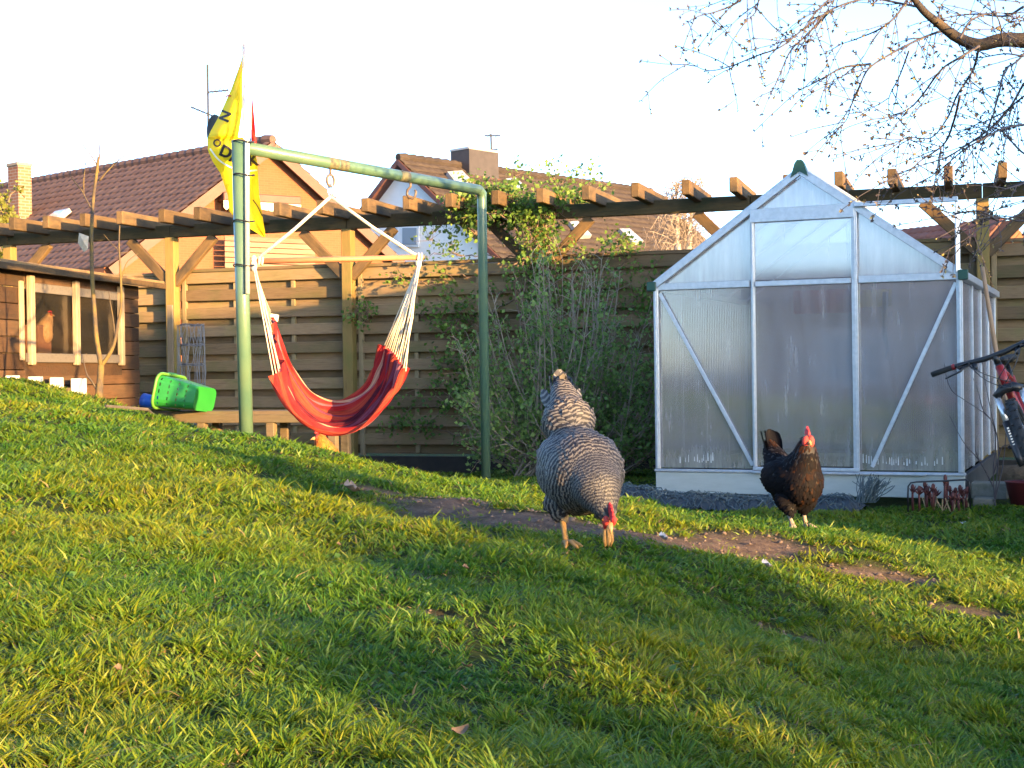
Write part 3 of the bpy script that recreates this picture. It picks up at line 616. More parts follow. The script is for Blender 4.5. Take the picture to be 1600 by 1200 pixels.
df=tt.n('ShaderNodeBsdfDiffuse'); df.inputs[0].default_value=(.2,.18,.15,1); mx2=tt.n('ShaderNodeMixShader'); mx2.inputs[0].default_value=.03; tt.l(mx.outputs[0],mx2.inputs[1]); tt.l(df.outputs[0],mx2.inputs[2])
mSHEET=tt.done(mx2.outputs[0])
for (a,b_) in((42,113),(113,183)):
    m=MB(); m.prism([cq(cs(a)+.01,-.006,wz0),cq(cs(b_)-.01,-.006,wz0),cq(cs(b_)-.01,-.006,wz1),cq(cs(a)+.01,-.006,wz1)],CN*.003); m.build('window_sheet',mSHEET,coop)
# straw litter on the coop floor seen through the sheet
m=MB()
for k in range(260):
    s=random.uniform(ws0,ws1); p=cq(s,random.uniform(-.5,-.05),wz0-.012+random.uniform(0,.05)); a=random.uniform(0,PI); d=V(math.cos(a),math.sin(a),random.uniform(-.2,.3))*.05
    m.tube([p-d,p+d],.003,3)
o=m.build('straw_litter',M('straw',(.32,.22,.10),(.42,.31,.16),5,.9),coop); o['kind']='stuff'
# nest block the pale hen stands on
nb_=MB(); nb_.box(cpnt(54,528,-.20)+V(0,0,-.06),(.10,.09,.16),CAX,0,.006); tag(nb_.build('perch_block',M('red_brick_block',(.28,.13,.08),(.20,.09,.06),9,.85,bump=.4)),'reddish block under the pale hen inside the coop window','block')
# white pickets low against the coop
pk=thing('picket_edging','row of short white boards along the foot of the hen house','edging',cq(cs(70),.10,-.2))
for k,(a,b_) in enumerate([(10,30),(45,66),(79,98),(112,134)]):
    A=(onplane(a,600,c0+CN*.10,CN)-c0).dot(CD); B=(onplane(b_,600,c0+CN*.10,CN)-c0).dot(CD)
    zt=onplane(a,587+k*1.5,c0+CN*.10,CN).z
    me=centred((B-A)/2,.009,.16,mWHITEP,'picket',.004); link('picket',me,pk,mw(cq((A+B)/2,.10,zt-.16),CAX))
A=(onplane(5,600,c0+CN*.085,CN)-c0).dot(CD); B=(onplane(134,600,c0+CN*.085,CN)-c0).dot(CD)
me=centred((B-A)/2,.008,.03,mBENCH,'rail',.003); link('rail',me,pk,mw(cq((A+B)/2,.08,onplane(70,613,c0+CN*.08,CN).z),CAX))
# ================================================================ HOUSES
def tilemat(name,c1,c2,c3):
    t=NT(name); co=t.coords('Object'); f=t.noise(co,3.5,6,.7); c=t.ramp(f,[(.3,c1),(.5,c2),(.75,c3)])
    return t.done(t.bsdf(c,.75,0,None,.3))
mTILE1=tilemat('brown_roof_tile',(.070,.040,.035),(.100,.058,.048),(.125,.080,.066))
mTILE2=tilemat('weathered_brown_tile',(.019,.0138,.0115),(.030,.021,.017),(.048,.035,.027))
def brickmat(name,c1,c2,mort,sc=1.0):
    t=NT(name); tc=t.n('ShaderNodeTexCoord'); b=t.n('ShaderNodeTexBrick'); t.l(tc.outputs['UV'],b.inputs['Vector']); b.inputs['Scale'].default_value=1
    b.inputs['Brick Width'].default_value=.25*sc; b.inputs['Row Height'].default_value=.083*sc; b.inputs['Mortar Size'].default_value=.010*sc; b.inputs['Mortar Smooth'].default_value=.2
    b.inputs['Color1'].default_value=(*c1,1); b.inputs['Color2'].default_value=(*c2,1); b.inputs['Mortar'].default_value=(*mort,1)
    nm=t.bump(b.outputs['Fac'],-.4,.01); return t.done(t.bsdf(b.outputs[0],.85,0,nm,.2))
mBRICK=brickmat('orange_brick',(.165,.060,.030),(.185,.070,.035),(.175,.080,.045),.7)
mBRICKD=brickmat('dark_red_brick',(.18,.075,.045),(.22,.10,.06),(.25,.20,.16))
mRENDER=M('pale_render',(.90,.86,.82),(.86,.82,.78),3,.85)
mGLASS=M('window_glass',(.30,.36,.42),None,1,.06,0,.9); mSKYL=M('skylight_glass',(.55,.60,.66),None,1,.08,.55,.9); mFRAME=M('white_window_frame',(.75,.75,.75),None,1,.5)
mGUT=M('grey_lead_flashing',(.30,.30,.31),None,1,.5,.3); mBARGE=M('dark_brown_board',(.10,.04,.03),(.07,.03,.022),4,.6); mBARGEL=M('light_brown_board',(.085,.036,.020),(.07,.03,.017),4,.6)
mCLAD=wood('grey_brown_cladding',(.15,.09,.06),(.20,.125,.085),(.11,.07,.05),0,.25,.4,.8)
def roof_tiles(name,mat,P,a,d,rows,cols,parent,amp=.03,step=.035):
    """P ridge corner, a along ridge, d down slope (full vectors)"""
    n=a.cross(d).normalized(); n = n if n.z>0 else -n
    sub=4; nc=cols*sub+1; vs=[];T=[]
    for r in range(rows):
        u=np.arange(nc)/(nc-1); ph=np.arange(nc)%sub
        hgt=amp*np.array([0,.55,1.0,.45])[ph]
        for q,(f,up) in enumerate(((r/rows,0.0),((r+1.06)/rows,step))):
            for i in range(nc): vs.append(P+a*u[i]+d*min(f,1.01)+n*(hgt[i]+up+random.uniform(-.004,.004)))
        for i in range(nc): vs.append(P+a*u[i]+d*min((r+1.06)/rows,1.01)+n*(hgt[i]*.2-.01))
        b=r*3*nc
        for q in(0,1):
            for i in range(nc-1): k=b+q*nc+i; T+=[(k,k+1,k+nc+1),(k,k+nc+1,k+nc)]
    o=link(name,np_mesh(name,np.array([tuple(v) for v in vs]),np.array(T),mat),parent); o['kind']='stuff'
    return o
def slab(name,mat,P,a,d,th,parent):
    n=a.cross(d).normalized(); n=n if n.z>0 else -n
    m=MB(); m.prism([P,P+a,P+a+d,P+d],-n*th); return m.build(name,mat,parent)
def wall(name,mat,pts,th,parent):
    """pts outline (planar), uv in metres"""
    m=MB(); u=(pts[1]-pts[0]).normalized(); w=V(0,0,1); n=u.cross(w)
    vs=list(pts)+[p+n*th for p in pts]; k=len(pts); uv=[((p-pts[0]).dot(u),p.z) for p in vs]
    m.add(vs,[tuple(range(k))]+[(i,(i+1)%k,k+(i+1)%k,k+i) for i in range(k)]+[tuple(range(2*k-1,k-1,-1))],0,uv); return m.build(name,mat,parent)
def skylight(parent,px4,P0,n,lift=.06):
    """four pixel corners on a roof plane -> a framed skylight"""
    q=[onplane(x,y,P0+n*lift,n) for x,y in px4]; c=sum(q,V(0,0,0))/4
    m=MB(); m.prism(q,-n*.12); f=m.build('skylight',mGUT,parent)
    g=[c+(p-c)*.80+n*.012 for p in q]; m=MB(); m.prism(g,-n*.02); m.build('pane',mSKYL,f)
def antenna(name,label,px,py0,py1,Y,arms,mat=M('dark_aerial_metal',(.03,.03,.034),None,1,.6)):
    t=thing(name,label,'antenna',at(px,py0,Y)); m=MB(); m.tube([at(px,py0,Y),at(px-2,py1,Y)],.032,5); m.build('mast',mat,t)
    for (x0,y0,x1,y1,els) in arms:
        m=MB(); a,b=at(x0,y0,Y),at(x1,y1,Y); m.tube([a,b],.022,4)
        for k in range(els):
            p=lerp(a,b,(k+.5)/els); e=V(.1,.25,.22)*(.6+.5*((k*7)%3)/2); m.tube([p-e*.5,p+e*.5],.010,3)
        m.build('arm',mat,t)
    return t
# ---- brick house (left)
h1=thing('brick_house','orange brick house with long brown tiled roof on the left','house',at(415,600,36))
A=at(414,222,35.0); L=at(172,409,32.8); Rr=V(*at(629,421,37.2)); fe=at(-10,292,43.1); E=V(fe.x-A.x,fe.y-A.y,0)
L.z=Rr.z=(L.z+Rr.z)/2; Rr=V(2*A.x-L.x,2*A.y-L.y,L.z)
back=E.normalized(); oh=-back*.3
dn1=(L-A); dn2=(Rr-A); A_=A+oh; ex=E+back*.3-oh*1.0
nL=E.cross(dn1).normalized(); nL=nL if nL.z>0 else -nL; nR=E.cross(dn2).normalized(); nR=nR if nR.z>0 else -nR
slab('roof_slab',mBARGE,A_-nL*.02,E+back*.6,dn1*1.04,.10,h1); slab('roof_slab',mBARGE,A_-nR*.02,E+back*.6,dn2*1.04,.10,h1)
roof_tiles('roof_tiles',mTILE1,A_,E+back*.6,dn1*1.05,17,44,h1); roof_tiles('roof_tiles',mTILE1,A_,E+back*.6,dn2*1.05,17,44,h1)
m=MB()
for k in range(40):
    p=A_+(E+back*.6)*(k/40); m.tube([p+V(0,0,.03),p+(E+back*.6)*(.98/40)+V(0,0,.05)],[.11,.13],8)
o=m.build('ridge_tiles',mTILE1,h1); o['kind']='stuff'
Li,Ri=lerp(A,L,.97),lerp(A,Rr,.97); zb=-1.2
def dropz(p,z): return V(p.x,p.y,z)
wall('gable_wall',mBRICK,[dropz(Li,zb),dropz(Ri,zb),Ri-V(0,0,.12),A-V(0,0,.16),Li-V(0,0,.12)],-.3,h1)
wall('side_wall',mBRICK,[dropz(Li+E,zb),dropz(Li,zb),Li-V(0,0,.2),Li+E-V(0,0,.2)],.3,h1)
# barge boards on both verges
for dn,mt in((dn1,mBARGE),(dn2,mBARGE)):
    m=MB(); m.bar(A_-V(0,0,.16)+oh*.05,A_+dn*1.04-V(0,0,.16)+oh*.05,.24,.05,V(0,0,1)); m.build('barge_board',mt,h1)
gN=(Ri-Li).cross(V(0,0,1)).normalized(); gN=gN if gN.y<0 else -gN
gu=V(Ri.x-Li.x,Ri.y-Li.y,0).normalized()
def gpt(px,py,off=0): return onplane(px,py,Li+gN*off,gN)
# balcony cladding boards
z0,z1=gpt(420,421,.5).z,gpt(420,371,.5).z; s0=(gpt(351,400,.5)-Li).dot(gu); s1=(gpt(492,400,.5)-Li).dot(gu); nbd=6
bal=link('balcony',centred((s1-s0)/2-.05,.3,.04,mBARGE,'balcony'),h1,mw(dropz(Li,z0-.02)+gu*(s0+s1)/2+gN*.22,(gu,-gN,V(0,0,1))))
mec=centred((s1-s0)/2,.02,(z1-z0)/nbd/2-.008,mCLAD,'board')
for k in range(nbd): link('board',mec,bal,mw(dropz(Li,z0+(z1-z0)*(k+.5)/nbd)+gu*(s0+s1)/2+gN*.5,(gu,-gN,V(0,0,1))))
# balcony door / window and awning
m=MB(); m.prism([gpt(385,345,.02),gpt(455,345,.02),gpt(455,318,.02),gpt(385,318,.02)],gN*.05); w=m.build('window',mFRAME,h1)
m=MB(); m.prism([gpt(388,345,.08),gpt(452,345,.08),gpt(452,321,.08),gpt(388,321,.08)],gN*.01); m.build('pane',M('lit_yellow_blind',(.62,.40,.06),None,1,.5),w)
a,b=gpt(345,305,.25),gpt(466,317,.25); zz=(a.z+b.z)/2; a.z=b.z=zz
m=MB(); m.bar(a,b,.20,.36,V(0,0,1),0,.02); aw=m.build('awning',mBARGE,h1)
m=MB(); N=14
for k in range(N):
    p,q=lerp(a,b,(k+.02)/N)+gN*.15,lerp(a,b,(k+.98)/N)+gN*.15; mid=(p+q)/2
    m.prism([p+V(0,0,-.1),q+V(0,0,-.1),q+V(0,0,-.27),mid+V(0,0,-.33),p+V(0,0,-.27)],gN*.012)
m.build('valance',M('cream_canvas',(.72,.62,.42),(.55,.52,.42),6,.9),aw)
# chimney, skylights, side window band
chb=onplane(31,322,A+V(0,0,.15),V(0,1,0)); cY=38.9
m=MB(); cc=at(31,300,cY); ax=(back.cross(V(0,0,1)),back,V(0,0,1)); 
def uvbox(mb,c,h,ax):
    for s,(i,j,k) in ((1,(0,1,2)),(-1,(0,1,2)),(1,(1,0,2)),(-1,(1,0,2))):
        n=ax[i]; u=ax[j]; vs=[c+n*h[i]*s+u*h[j]*p+ax[2]*h[2]*q for p,q in((-1,-1),(1,-1),(1,1),(-1,1))]
        mb.add(vs,[(0,1,2,3)],0,[(p*h[j],q*h[2]) for p,q in((-1,-1),(1,-1),(1,1),(-1,1))])
    mb.add([c+ax[0]*h[0]*p+ax[1]*h[1]*q+ax[2]*h[2] for p,q in((-1,-1),(1,-1),(1,1),(-1,1))],[(0,1,2,3)])
uvbox(m,cc,(.20,.26,.75),ax); ch=m.build('chimney',mBRICKD,h1)
m=MB(); m.box(cc+V(0,0,.73),(.235,.295,.05),ax,0,.02); m.build('chimney_cap',mBRICKD,ch)
PL=A+nL*.13
skylight(h1,[(87,329),(108,325),(71,356),(49,357)],PL,nL); skylight(h1,[(-2,351),(31,338),(2,365),(-30,368)],PL,nL)
# green side fascia and window under the eave
sN=back.cross(V(0,0,1)); sN=sN if sN.x<0 else -sN
def sp_(px,py,off=.0): return onplane(px,py,Li+sN*off,sN)
m=MB(); m.prism([sp_(90,417,.1),sp_(178,408,.1),sp_(178,418,.1),sp_(90,424,.1)],-sN*.06); m.build('fascia',M('green_fascia',(.12,.16,.09),None,1,.6),h1)
m=MB(); m.prism([sp_(120,427,.06),sp_(172,421,.06),sp_(172,432,.06),sp_(120,437,.06)],-sN*.06); m.build('window',mFRAME,h1)
# ---- aerials and dish on the brick house
an=antenna('roof_antenna','tall television aerial mast rising above the brick house roof',326,240,101,39,[(325,144,357,141,5),(298,167,337,183,5)])
t=thing('satellite_dish','round dark satellite dish behind the yellow flag on the roof','dish',at(334,235,37)); m=MB(); c=at(334,203,37); ax=(V(.65,-.75,0).normalized(),V(0,0,1),V(-.75,-.65,0).normalized())
vs=[c-ax[2]*.09]; fs_=[]; n=20
for r,dd in((.22,.06),(.40,0)):
    for k in range(n): vs.append(c+ax[0]*(r*.95*math.cos(2*PI*k/n))+ax[1]*(r*math.sin(2*PI*k/n))-ax[2]*dd)
fs_=[(0,1+k,1+(k+1)%n) for k in range(n)]+[(1+k,1+n+k,1+n+(k+1)%n,1+(k+1)%n) for k in range(n)]
b_=len(vs); vs+=[Vector(v)-ax[2]*.03 for v in vs]; fs_+=[tuple(i+b_ for i in f)[::-1] for f in fs_]
m.add(vs,fs_); m.build('reflector',M('grey_dish',(.022,.022,.028),None,1,.6),t,True)
m=MB(); m.tube([c-ax[2]*.1,at(336,238,37.2)],.03,6); m.build('bracket',mGUT,t)
# ---- white gabled house (middle)
h2=thing('white_gabled_house','white rendered house with brown tiled roof and roof windows','house',at(800,600,42))
A2=at(634,249,40.0); fe=at(1012,301,48.2); E_=V(fe.x-A2.x,fe.y-A2.y,0); b2=E_.normalized(); g2=V(b2.y,-b2.x,0)
if g2.y>0: g2=-g2
tanp=.785; hR=4.7; dnR=g2*hR+V(0,0,-tanp*hR); dnL=-g2*hR+V(0,0,-tanp*hR); oh2=-b2*.3
n2=E_.cross(dnR).normalized(); n2=n2 if n2.z>0 else -n2; n2L=E_.cross(dnL).normalized(); n2L=n2L if n2L.z>0 else -n2L
A2_=A2+oh2; Ex=E_+b2*.5
slab('roof_slab',mBARGE,A2_-n2*.02,Ex,dnR*1.03,.1,h2); slab('roof_slab',mBARGE,A2_-n2L*.02,Ex,dnL*1.03,.1,h2)
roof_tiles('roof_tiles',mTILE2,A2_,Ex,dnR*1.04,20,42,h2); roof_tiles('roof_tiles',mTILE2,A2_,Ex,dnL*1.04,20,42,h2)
m=MB()
for k in range(36):
    p=A2_+Ex*(k/36); m.tube([p+V(0,0,.03),p+Ex*(.98/36)+V(0,0,.05)],[.11,.13],8)
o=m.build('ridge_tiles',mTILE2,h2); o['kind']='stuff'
Rg,Lg=A2+dnR*.97,A2+dnL*.97; zb=-1.2
wall('gable_wall',mRENDER,[dropz(Lg,zb),dropz(Rg,zb),Rg-V(0,0,.12),A2-V(0,0,.14),Lg-V(0,0,.12)],-.3,h2)
wall('gable_wall',mRENDER,[dropz(Lg+E_,zb),dropz(Rg+E_,zb),Rg+E_-V(0,0,.12),A2+E_-V(0,0,.14),Lg+E_-V(0,0,.12)],.3,h2)
wall('side_wall',mRENDER,[dropz(Rg,zb),dropz(Rg+E_,zb),Rg+E_-V(0,0,.2),Rg-V(0,0,.2)],.3,h2)
for dn in(dnR,dnL):
    m=MB(); m.bar(A2_-V(0,0,.10)+oh2*.06,A2_+dn*1.03-V(0,0,.07)+oh2*.06,.13,.05,V(0,0,1)); m.build('barge_board',mBARGE,h2)
P2=A2+n2*.11
for q in ([(699,268),(722,266),(741,285),(715,288)],[(790,279),(806,277),(822,292),(806,294)],[(890,346),(903,345),(925,367),(907,368)],[(968,357),(984,357),(1006,376),(990,379)],[(922,297),(936,296),(948,309),(932,311)]):
    skylight(h2,q,P2,n2)
gn2=-b2
def g2p(px,py,off=0): return onplane(px,py,Rg+gn2*off,gn2)
m=MB(); m.prism([g2p(622,386,.02),g2p(656,386,.02),g2p(656,353,.02),g2p(622,353,.02)],gn2*.05); w=m.build('window',mFRAME,h2)
m=MB(); m.prism([g2p(629,382,.08),g2p(651,382,.08),g2p(651,356,.08),g2p(629,356,.08)],gn2*.01); m.build('pane',mGLASS,w)
m=MB(); cc=at(742,262,42.0); uvbox(m,cc,(.38,.62,.50),(g2,b2,V(0,0,1))); ch=m.build('chimney',M('dark_slate_chimney',(.040,.034,.038),(.028,.024,.027),5,.7),h2)
m=MB(); m.box(cc+V(0,0,.48),(.40,.64,.035),(g2,b2,V(0,0,1)),0,.01); m.build('chimney_cap',mGUT,ch); m=MB(); m.box(cc-V(0,0,.40),(.43,.68,.08),(g2,b2,V(0,0,1)),0,.01); m.build('flashing',mBARGEL,ch)
antenna('chimney_antenna','small aerial mast beside the chimney of the white house',769,268,209,42.6,[(757,212,782,212,2),(764,234,778,234,2)])
# ---- low far house behind the greenhouse on the right
h3=thing('red_roofed_house','low dull red roof showing between greenhouse and pergola post','house',at(1500,600,48))
a=at(1380,362,50); b=at(1568,340,46); b.z=a.z=(a.z+b.z)/2; d3=V(b.x-a.x,b.y-a.y,0); g3=V(d3.y,-d3.x,0).normalized(); g3=g3 if g3.y<0 else -g3
dn=g3*3.6+V(0,0,-2.7); dnb=-g3*3.6+V(0,0,-2.7)
roof_tiles('roof_tiles',tilemat('dull_red_tile',(.14,.05,.04),(.18,.07,.05),(.21,.10,.08)),a,d3,dn,12,18,h3); slab('roof_slab',mBARGE,a,d3,dn,.1,h3); slab('roof_slab',mBARGE,a,d3,dnb,.1,h3)
wall('gable_wall',mBRICK,[dropz(b+dn*.95,-1.2),dropz(b+dnb*.95,-1.2),b+dnb*.95,b-V(0,0,.1),b+dn*.95],.3,h3)
wall('gable_wall',mBRICK,[dropz(a+dn*.95,-1.2),dropz(a+dnb*.95,-1.2),a+dnb*.95,a-V(0,0,.1),a+dn*.95],.3,h3)
wall('side_wall',mBRICK,[dropz(a+dn*.95,-1.2),dropz(b+dn*.95,-1.2),b+dn*.95,a+dn*.95],.3,h3)
# ================================================================ STEEL FRAME + HANGING CHAIR
fr=thing('steel_frame','green painted steel pipe frame with two posts and a crossbar','frame',at(385,685,7.5))
tL,bL=at(372.5,221,7.5),at(385.5,700,7.5); cL,cR=at(378,230,7.52),at(751,297.5,9.5); bR=at(760,772,9.5)
b=MB(); b.tube([tL,bL],.0365,14); b.ball(tL,(.0365,.0365,.012),14,6); b.build('post',mGREENP,fr,True)
b=MB(); d=(cR-cL).normalized(); b.tube([cL,cR-d*.02],.034,14); b.build('crossbar',mGREENP,fr,True)
b=MB(); b.tube([cR-d*.05,cR-d*.015+V(0,0,-.003),cR+d*.012+V(0,0,-.02),cR+d*.012+V(0,0,-.06),bR],[.033,.034,.034,.032,.031],14); b.build('post',mGREENP,fr,True)
def bar_at(px):   # point on the crossbar seen at this column
    k=(px-800)/FPX; best=min((i/400 for i in range(401)),key=lambda q:abs((lerp(cL,cR,q)).dot(RT)/(lerp(cL,cR,q)).dot(FW)-k)); return lerp(cL,cR,best)
H1=bar_at(516.5); YH=H1.y
b=MB(); b.tube([H1-V(0,0,.03),H1-V(0,0,.065)],.008,8); c=H1-V(0,0,.10)
b.tube([c+V(.6,.8,0)*(.030*math.sin(a))+V(0,0,.034*math.cos(a)) for a in np.linspace(0,2*PI,19)],.0075,8); b.build('hook',mRUST,fr,True)
b=MB(); c2=c-V(0,0,.055); b.tube([c2+V(.8,-.6,0)*(.018*math.sin(a))+V(0,0,.036*math.cos(a)) for a in np.linspace(0,2*PI,17)],.006,8); b.build('snap_hook',mSILV,fr,True)
H2=bar_at(641); b=MB(); pts=[H2-V(0,0,.03),H2-V(0,0,.055)]+[H2+V(.9,-.3,0)*x+V(0,0,z) for x,z in((-.022,-.075),(-.026,-.10),(-.012,-.125),(.012,-.13),(.032,-.115),(.038,-.09),(.030,-.078))]
b.tube(pts,[.008]*len(pts),8); b.build('hook',mRUST,fr,True)
# worn bare patches on the crossbar, tie wire
for q in(516,532,628):
    p=bar_at(q-6); p2=bar_at(q+8); b=MB(); b.tube([p,p2],.0345,14,cap=False); b.build('worn_patch',M('worn_bare_steel',(.05,.045,.035),(.14,.14,.07),40,.6),fr,True)
# chair
hc=thing('hanging_chair','red striped hammock chair hanging by white cords from a wooden spreader bar','hanging chair',at(525,680,YH))
mROPE=M('cream_cotton_cord',(.66,.60,.48),(.55,.49,.38),80,.9,bump=.5,bscale=300); mBARW=wood('turned_wood_bar',(.26,.10,.05),(.34,.14,.075),(.21,.08,.04),0,.05,.8,.45)
SL,SRr=at(392,408.5,YH-.10),at(659,402,YH+.10)
sd=(SRr-SL).normalized(); sy=V(0,0,1).cross(sd).normalized(); sz=sd.cross(sy)
b=MB(); n_=(SRr-SL).length/2; b.tube([(-n_,0,0),(n_,0,0)],[.0165,.0155],12); b.ball((-n_,0,0),.017,10,6); b.ball((n_,0,0),.016,10,6)
link('spreader_bar',b.mesh('spreader_bar',mBARW,True),hc,mw((SL+SRr)/2,(sd,sy,sz)))
apex=c2-V(0,0,.036)
b=MB()
for q,s in((lerp(SL,SRr,.035),1),(lerp(SL,SRr,.965),-1)):
    b=MB(); b.tube([apex,lerp(apex,q,.5)-V(0,0,.004),q+V(0,0,.012)],.0095,7); 
    b.tube([q+V(0,0,.02)*math.cos(a)+sy*.02*math.sin(a)+sd*.008*(a/3) for a in np.linspace(0,4*PI,25)],.0075,6); b.build('hanging_rope',mROPE,hc,True)
def crv(pts,n):   # Catmull-Rom through pts
    P=[Vector(p) for p in pts]; P=[P[0]*2-P[1]]+P+[P[-1]*2-P[-2]]; o=[]
    for i in range(n):
        t=i/(n-1)*(len(P)-3); k=min(int(t),len(P)-4); f=t-k; a,b_,c_,d_=P[k:k+4]
        o.append(.5*((2*b_)+(c_-a)*f+(2*a-5*b_+4*c_-d_)*f*f+(3*b_-a-3*c_+d_)*f**3))
    return o
# five long lines of the cloth, back edge to front edge (pixels, depth offset)
rows_=[([(423,487),(436,527),(455,566),(481,605),(513,622),(545,619),(575,600),(592,565),(601,539)],.24),
       ([(424,508),(437,552),(460,600),(487,632),(517,643),(552,638),(583,613),(601,578),(609,546)],.15),
       ([(428,545),(442,590),(464,628),(494,655),(523,662),(557,656),(588,627),(608,590),(617,554)],.02),
       ([(437,576),(449,608),(468,642),(496,664),(525,671),(558,664),(592,634),(614,598),(625,566)],-.10),
       ([(427,586),(440,616),(462,648),(493,668),(527,674),(560,669),(595,643),(621,610),(634,580)],-.20)]
NU=72; lines=[]
for pts,dy in rows_: lines.append(crv([at(x,y,YH+dy+.02*math.sin(i*2.1)) for i,(x,y) in enumerate(pts)],NU))
NVv=56; b=MB(); vs=[];uv=[];fs_=[]
for i in range(NU):
    col=crv([l[i] for l in lines],NVv); e_=abs(i/(NU-1)-.5)*2
    T=(lines[2][min(i+1,NU-1)]-lines[2][max(i-1,0)]).normalized()
    for j,p in enumerate(col):
        v=j/(NVv-1); N=T.cross(col[min(j+1,NVv-1)]-col[max(j-1,0)]); N=N.normalized() if N.length>1e-6 else V(0,0,1)
        fold=(.005+.006*e_)*math.sin(v*83+i*.11+2*math.sin(i*.21))*(.4+.6*e_)+(.012+.014*e_)*math.sin(v*26+1.1*math.sin(i*.07)*2)+.010*math.sin(v*47+i*.05)+.012*math.sin(v*11+i*.09)*(1-e_)
        vs.append(p+N*fold); uv.append((i/(NU-1),v))
fs_=[(i*NVv+j,(i+1)*NVv+j,(i+1)*NVv+j+1,i*NVv+j+1) for i in range(NU-1) for j in range(NVv-1)]
b.add(vs,fs_,0,uv)
t=NT('striped_hammock_cloth'); tc=t.n('ShaderNodeTexCoord'); sp=t.n('ShaderNodeSeparateXYZ'); t.l(tc.outputs['UV'],sp.inputs[0])
RD,OR,PU,MA,CRm,DK,PK=(.36,.020,.022),(.42,.060,.032),(.15,.045,.085),(.12,.012,.022),(.55,.36,.24),(.05,.012,.025),(.36,.14,.17)
seq=[OR,RD,CRm,RD,OR,PK,RD,OR,MA,RD,PU,OR,RD,MA,DK,RD,MA,OR,DK,MA,RD,DK,PU,MA,PK,RD,CRm,RD,OR,RD,OR]
pos=np.linspace(0,1,len(seq)+1)[:-1]
def ramps(off,n):   # colour ramps hold 32 stops
    return t.ramp(off,[(float(pos[i]),seq[i]) for i in range(len(seq))],'CONSTANT')
c=ramps(sp.outputs[1],0); fine=t.n('ShaderNodeTexWave',wave_type='BANDS',bands_direction='Y'); t.l(tc.outputs['UV'],fine.inputs[0]); fine.inputs['Scale'].default_value=24
c=t.mix(t.math('MULTIPLY',fine.outputs[0],.45),c,(.13,.015,.025)); co=t.coords('Object')
weave=t.noise(co,260,2); mpw=t.n('ShaderNodeMapping'); mpw.inputs['Scale'].default_value=(5,60,1); t.l(tc.outputs['UV'],mpw.inputs[0]); wr_=t.noise(mpw.outputs[0],1.0,5,.7,.6); c=t.mix(t.ramp(t.noise(co,9,6,.7),[(.4,0.0),(.8,.20)]),c,(.38,.12,.11)); bs=t.bsdf(c,.9,0,t.bump(t.math('ADD',wr_,t.math('MULTIPLY',weave,.12)),.75,.02),.08)
tr=t.n('ShaderNodeBsdfTranslucent'); t.l(c,tr.inputs[0]); mx=t.n('ShaderNodeMixShader'); mx.inputs[0].default_value=.22; t.l(bs,mx.inputs[1]); t.l(tr.outputs[0],mx.inputs[2]); mCLOTH=t.done(mx.outputs[0])
cloth=b.build('seat_cloth',mCLOTH,hc,True)
# cords from the bar ends to the cloth edges
kL,kR=at(397,420,YH-.10),at(654,416,YH+.10)
for k_,i,side in((kL,0,0),(kR,NU-1,1)):
    bb=MB(); bb.ball(k_+V(0,0,.03),(.020,.020,.05),8,6); bb.build('rope_binding',mROPE,hc,True)
    for j in range(13):
        v=j/12; p=crv([l[i] for l in lines],NVv)[int(v*(NVv-1))]
        mid=lerp(k_,p,.5)+V(random.uniform(-.012,.012),random.uniform(-.02,.02),-.004)
        q=k_+V(random.uniform(-.010,.010),random.uniform(-.012,.012),random.uniform(-.01,.02)); bb=MB(); bb.tube([q,mid,p],.0036,5); bb.build('cord',mROPE,hc,True)
p=lines[0][0]; b=MB(); w_=V(.06,-.01,-.012); b.add([p+V(-.005,-.03,-.01),p+w_+V(-.005,-.03,-.01),p+w_+V(-.012,-.03,-.05),p+V(-.012,-.03,-.05)],[(0,1,2,3)]); b.build('care_label',mWHITEP,hc)

# ================================================================ FLAGS
YF=7.72
fl=thing('yellow_flag','drooping yellow flag with black lettering on a white pole tied to the frame post','flag',at(386,460,7.44))
mPOLE=M('white_aluminium_pole',(.72,.70,.66),(.62,.60,.57),4,.32,.5)
b=MB(); b.tube([at(386.5,459,7.455),at(386,225,7.47),at(384,66,7.52)],[.0135,.013,.009],9); b.build('pole',mPOLE,fl,True)
for y in(222,274,346,415):
    c=at(381,y,7.49); b=MB(); b.tube([c+V(.055*math.cos(a),.05*math.sin(a),.006*math.sin(2*a)) for a in np.linspace(0,2*PI,15)],.004,5); b.build('tie',mBLACKM,fl)
FR=[(66,382,384),(80,380.5,384.5),(95,377,384),(140,361,384),(180,343,383),(205,329,381),(216,324.5,379.5),(235,325,397),(252,332,402),(270,344,403),(305,356,405),(330,358,409),(350,377,412),(362,398,414),(370,411,414.5)]
def fx(y):
    for (y0,a0,b0),(y1,a1,b1) in zip(FR[:-1],FR[1:]):
        if y0<=y<=y1: k=(y-y0)/(y1-y0); return a0+(a1-a0)*k,b0+(b1-b0)*k
    return FR[-1][1],FR[-1][2]
def fdep(px,y):
    l,r=fx(y); k=(px-l)/max(r-l,1); return YF+.05*math.sin(k*6+y*.012)+.03*math.sin(y*.045+k*3)-(.04 if y<216 else 0)
def fgrid(y0,y1,x0f,x1f,ny_,nx_):
    b=MB(); vs=[];uv=[]
    for i in range(ny_):
        y=y0+(y1-y0)*i/(ny_-1); l,r=fx(y)
        for j in range(nx_):
            k=x0f(y)+(x1f(y)-x0f(y))*j/(nx_-1); px=l+(r-l)*k; vs.append(at(px,y,fdep(px,y))); uv.append((k,(y-y0)/(y1-y0)))
    b.add(vs,[(i*nx_+j,i*nx_+j+1,(i+1)*nx_+j+1,(i+1)*nx_+j) for i in range(ny_-1) for j in range(nx_-1)],0,uv); return b
